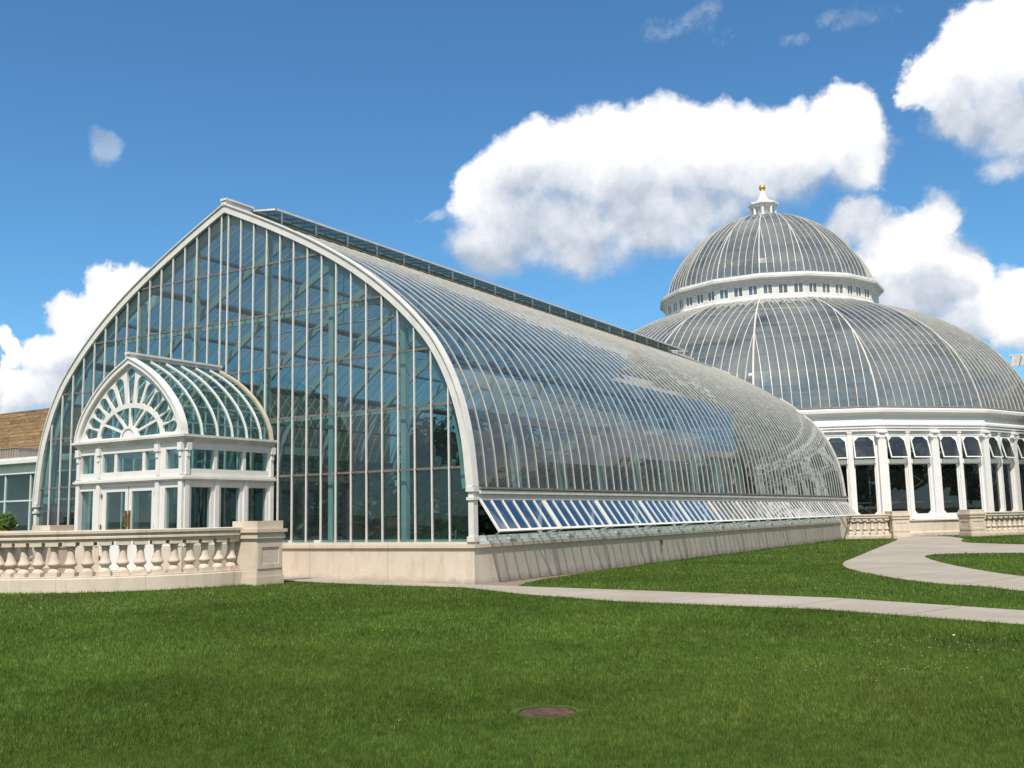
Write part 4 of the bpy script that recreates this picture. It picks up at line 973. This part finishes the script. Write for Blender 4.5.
# white clover heads scattered in loose drifts
mb = MB()
def clover(cx, cy, sx_, sy_, n, s):
    for _ in range(n):
        x, y = cx+random.gauss(0,sx_), cy+random.gauss(0,sy_); z = gzf(x,y)+.045
        if inpoly(np.array([x]),np.array([y]),SIDEWALK)[0]: continue
        mb.lathe([(0,-s),(s,-s*.3),(s*.8,s*.5),(0,s)], (x,y,z), 5)
clover(10.9,-9.3,.8,.5,45,.0045); clover(-1.5,-7,2.2,1.5,60,.0055); clover(5,-9,4,2.5,50,.004); clover(11.5,-7.5,.6,.4,40,.005)
tag(mb.build('clover_flowers', M['clover']), 'tiny white clover heads speckling the lawn', 'clover', kind='stuff')
# round cover sunk in the lawn
mh = thing('manhole_cover', (9.1,-12.70,-.98), 'round rusty brown utility cover sunk in the lawn', 'cover')
MB().lathe([(0,.004),(.225,.004),(.23,.0),(.23,-.05)], (9.1,-12.68,-.978), 32, smooth=False).build('lid', M['rust'], mh)
MB().lathe([(.231,-.05),(.235,.010),(.29,.012),(.31,-.05)], (9.1,-12.68,-.978), 32, smooth=False).build('rim', M['soil'], mh)
sc_ = thing('litter', (11.35,-6.6,-.95), 'small white scrap of litter lying on the lawn', 'litter')
MB().lathe([(0,-.010),(.012,-.006),(.015,.004),(.008,.010),(0,.011)], (11.35,-6.6,-.925), 7).build('scrap', M['white_clean'], sc_)

# ------------------------------------------------------------------ sky, sun, camera
w = bpy.data.worlds.new('World'); scene.world = w; w.use_nodes = True
nt = w.node_tree; nt.nodes.clear(); L = nt.links.new
out = N(nt, 'OutputWorld'); bg = N(nt, 'Background'); L(bg.outputs[0], out.inputs[0])
S = Vector((1,-2,3.35)).normalized(); EL = math.asin(S.z); ROT = math.atan2(S.x, S.y)
sky = N(nt, 'TexSky', sky_type='NISHITA'); sky.sun_disc = False; sky.sun_elevation = EL; sky.sun_rotation = ROT
sky.air_density = 1.0; sky.dust_density = .5; sky.ozone_density = 1.5; sky.altitude = 250
SKY = .127
tc = N(nt, 'TexCoord'); nrm = N(nt, 'VectorMath', operation='NORMALIZE'); L(tc.outputs['Generated'], nrm.inputs[0])
sep = N(nt, 'SeparateXYZ'); L(nrm.outputs[0], sep.inputs[0])
def mth(op, a, b=None, c=None):
    n_ = N(nt, 'Math', operation=op)
    for i, v in enumerate((a,b,c)):
        if v is None: continue
        if isinstance(v, (int,float)): n_.inputs[i].default_value = v
        else: L(v, n_.inputs[i])
    return n_.outputs[0]
azm = mth('MULTIPLY', mth('ARCTAN2', sep.outputs[0], sep.outputs[1]), 180/PI)     # degrees, clockwise from +Y
elv = mth('MULTIPLY', mth('ARCSINE', sep.outputs[2]), 180/PI)
def noise(sc, det, rough, vec=None, lac=2.0):
    n_ = N(nt, 'TexNoise', ins={'Scale': sc, 'Detail': det, 'Roughness': rough, 'Lacunarity': lac}); L(vec or nrm.outputs[0], n_.inputs['Vector']); return n_.outputs[0]
# cumulus: soft ellipses at compass bearing / elevation (degrees), broken up by noise
CLOUDS = [(-31.72, 17.63, 2.66, 2.66, 1), (-29.01, 19.49, 3.67, 2.62, 1), (-25.75, 19.8, 4.11, 2.98, 1), (-28.21, 16.43, 4.99, 2.34, 0.9), (-22.84, 19.47, 4.06, 3.13, 1), (-18.79, 19.85, 4.24, 2.76, 1), (-16.01, 19.16, 3.31, 3.16, 1), (-12.95, 20.02, 2.68, 2.16, 1), (-11.47, 18.11, 2.2, 1.76, 0.8), (-20.08, 16.82, 3.97, 1.85, 0.8), (-24.11, 16.81, 4.93, 2.32, 0.9), (-31.77, 15.01, 2.46, 1.35, 0.7), (-4.26, 22.71, 2.95, 2.74, 1), (-7.1, 21.28, 2.09, 1.86, 1), (-4.05, 19.5, 2.59, 2.66, 1), (-2.72, 23.81, 1.86, 1.84, 1), (-6.25, 19.39, 2.19, 1.58, 0.9), (-4.27, 16.96, 1.5, 0.89, 0.7), (-11.94, 15.1, 1.78, 1.27, 1), (-9.82, 14.12, 2.43, 1.47, 1), (-7.74, 14.91, 1.48, 1.23, 1), (-8.28, 12.37, 2.72, 1.56, 0.9), (-9.7, 11.46, 2.77, 1.27, 0.8), (-5.3, 9.96, 2.44, 1.23, 0.8), (-7.0, 9.61, 1.83, 0.83, 0.7), (-3.7, 9.48, 2.05, 2.02, 1), (-5.08, 11.58, 1.17, 0.71, 0.6), (-11.12, 13.2, 2.16, 1.17, 0.8), (-52.31, 12.44, 1.73, 1.38, 1), (-54.36, 10.73, 2.07, 1.47, 1), (-55.76, 8.98, 2.31, 1.14, 0.9), (-56.65, 7.08, 3.3, 1.34, 0.9), (-58.26, 6.81, 2.07, 1.32, 0.9), (-53.78, 8.01, 3.46, 1.69, 0.8), (-58.6, 9.45, 0.46, 0.91, 0.7), (-19.89, 26.2, 2.67, 1.1, 0.42), (-18.68, 26.98, 1.15, 0.69, 0.35), (-11.17, 26.06, 2.13, 0.96, 0.5), (-54.66, 19.5, 1.31, 1.01, 0.4), (-28.51, 12.05, 0.93, 0.4, 0.6), (-14.52, 25.28, 1.1, 0.59, 0.25), (-35.56, 16.55, 1.99, 0.39, 0.25)]
warp = N(nt, 'TexNoise', ins={'Scale': 7, 'Detail': 7, 'Roughness': .62}); L(nrm.outputs[0], warp.inputs['Vector'])
wsep = N(nt, 'SeparateColor'); L(warp.outputs['Color'], wsep.inputs[0])
WA = mth('ADD', mth('MULTIPLY_ADD', wsep.outputs[0], 7.0, -3.5), azm); WE = mth('ADD', mth('MULTIPLY_ADD', wsep.outputs[1], 5.0, -2.5), elv)
# height of each direction above or below the middle of the cloud it lies in comes out with the thickness
def field(daz, dele):
    """cloud thickness at a direction shifted by (daz, dele) degrees"""
    A = mth('ADD', WA, daz); E_ = mth('ADD', WE, dele); D = None
    for (a, e, sa, se, am) in [c for c in CLOUDS if c[4] > .6]:
        dx = mth('MULTIPLY_ADD', A, 1/sa, -a/sa); dy = mth('MULTIPLY_ADD', E_, 1/se, -e/se)
        q = mth('MULTIPLY_ADD', dy, dy, mth('MULTIPLY', dx, dx))
        d = mth('MULTIPLY_ADD', q, -am, am)
        D = d if D is None else mth('SMOOTH_MAX', D, d, .4)
    return mth('MAXIMUM', D, -1.5)
# loose clouds over the rest of the sky (the glass mirrors them)
away = N(nt, 'MapRange', ins={1: 34.0, 2: 50.0, 3: 0.0, 4: 1.0}); L(mth('ABSOLUTE', mth('ADD', azm, 31.0)), away.inputs[0])
high = N(nt, 'MapRange', ins={1: 36.0, 2: 48.0, 3: 0.0, 4: 1.0}); L(elv, high.inputs[0])
om = mth('MAXIMUM', away.outputs[0], high.outputs[0])
gen = mth('MULTIPLY', mth('MULTIPLY_ADD', noise(2.6, 5, .55), 5.0, -2.25), om)
gen = mth('ADD', gen, mth('MULTIPLY_ADD', om, 1.5, -1.5))
up = N(nt, 'VectorMath', operation='ADD'); L(nrm.outputs[0], up.inputs[0]); up.inputs[1].default_value = (.004,-.010,.016)
B0 = mth('MAXIMUM', field(0.0, 0.0), gen); B1 = mth('MAXIMUM', field(.6, 3.4), gen)
F0 = noise(9, 9, .58); F1 = noise(9, 7, .56, up.outputs[0])
D0 = mth('MULTIPLY_ADD', F0, 3.0, mth('ADD', B0, -1.50))
rise = mth('SUBTRACT', B0, B1)                      # positive near a cloud's top, negative at its foot
wd = N(nt, 'MapRange', ins={1: -.9, 2: .7, 3: 1.7, 4: .50}); L(rise, wd.inputs[0])
al0 = N(nt, 'MapRange', interpolation_type='SMOOTHSTEP', ins={1: 0.0, 2: 1.0, 3: 0.0, 4: 1.0}); L(mth('DIVIDE', mth('ADD', D0, .45), wd.outputs[0]), al0.inputs[0])
lit = mth('MULTIPLY_ADD', rise, .34, .33)
lit = mth('MULTIPLY_ADD', mth('SUBTRACT', F0, F1), 2.0, lit)
lit = mth('ADD', lit, mth('MULTIPLY_ADD', noise(5, 5, .55), .6, -.30))
# faint wisps
Wd = None
for (a, e, sa, se, am) in [c for c in CLOUDS if c[4] <= .6]:
    dx = mth('MULTIPLY_ADD', WA, 1/sa, -a/sa); dy = mth('MULTIPLY_ADD', WE, 1/se, -e/se)
    d = mth('MULTIPLY_ADD', mth('MULTIPLY_ADD', dy, dy, mth('MULTIPLY', dx, dx)), -1.0, 1.0); Wd = d if Wd is None else mth('MAXIMUM', Wd, d)
wn = noise(16, 8, .62)
aw = N(nt, 'MapRange', interpolation_type='SMOOTHSTEP', ins={1: .0, 2: 1.5, 3: 0.0, 4: .45}); L(mth('MULTIPLY_ADD', wn, 6.5, mth('ADD', Wd, -3.55)), aw.inputs[0])
awc = mth('MULTIPLY', aw.outputs[0], mth('GREATER_THAN', Wd, -1.0))
class _A: pass
al = _A(); al.outputs = [mth('MAXIMUM', al0.outputs[0], awc)]
cr = ramp(nt, [(.08, (.45,.51,.60)), (.42, (.70,.745,.81)), (.80, (.99,.99,.99))]); L(lit, cr.inputs[0])
cs = N(nt, 'MixRGB', blend_type='MULTIPLY', ins={0: 1.0}); L(cr.outputs[0], cs.inputs[1]); cs.inputs[2].default_value = (1.0,1.0,1.01,1)
sm = N(nt, 'MixRGB', blend_type='MULTIPLY', ins={0: 1.0}); L(sky.outputs[0], sm.inputs[1]); sm.inputs[2].default_value = (SKY*.50,SKY*.89,SKY*1.10,1)
fin = N(nt, 'MixRGB'); L(al.outputs[0], fin.inputs[0]); L(sm.outputs[0], fin.inputs[1]); L(cs.outputs[0], fin.inputs[2])
L(fin.outputs[0], bg.inputs[0])

sun = bpy.data.lights.new('sun', 'SUN'); sun.energy = 4.9; sun.angle = rd(.53); sun.color = (1,.93,.82)
so = bpy.data.objects.new('sun', sun); col.objects.link(so); so.location = S*100; so.rotation_euler = S.to_track_quat('Z','Y').to_euler()

cam = bpy.data.cameras.new('camera'); co = bpy.data.objects.new('camera', cam); col.objects.link(co); scene.camera = co
f, yaw, pitch, roll = 1002.5658, .5450, .1309, -.0206
yaw, pitch, roll = CAMP = (0.5450, 0.1309, -0.0206)
fw = Vector((-math.sin(yaw)*math.cos(pitch), math.cos(yaw)*math.cos(pitch), math.sin(pitch)))
r0 = Vector((math.cos(yaw), math.sin(yaw), 0)); u0 = r0.cross(fw)
rr = r0*math.cos(roll)+u0*math.sin(roll); uu = -r0*math.sin(roll)+u0*math.cos(roll)
co.matrix_world = Matrix(((rr.x,uu.x,-fw.x,CAM[0]),(rr.y,uu.y,-fw.y,CAM[1]),(rr.z,uu.z,-fw.z,CAM[2]),(0,0,0,1)))
cam.sensor_width = 36; cam.lens = 36*f/1024; cam.clip_start = .1; cam.clip_end = 8000

scene.view_settings.view_transform = 'Standard'; scene.view_settings.look = 'None'; scene.view_settings.gamma = 1; scene.view_settings.exposure = .10
cy = scene.cycles if hasattr(scene,'cycles') else None
if cy:
    cy.max_bounces = 10; cy.transparent_max_bounces = 24; cy.diffuse_bounces = 3; cy.glossy_bounces = 3; cy.transmission_bounces = 4
    cy.use_denoising = True; cy.caustics_reflective = False; cy.caustics_refractive = False; cy.sample_clamp_indirect = 6
    cy.use_adaptive_sampling = True; cy.adaptive_threshold = .01
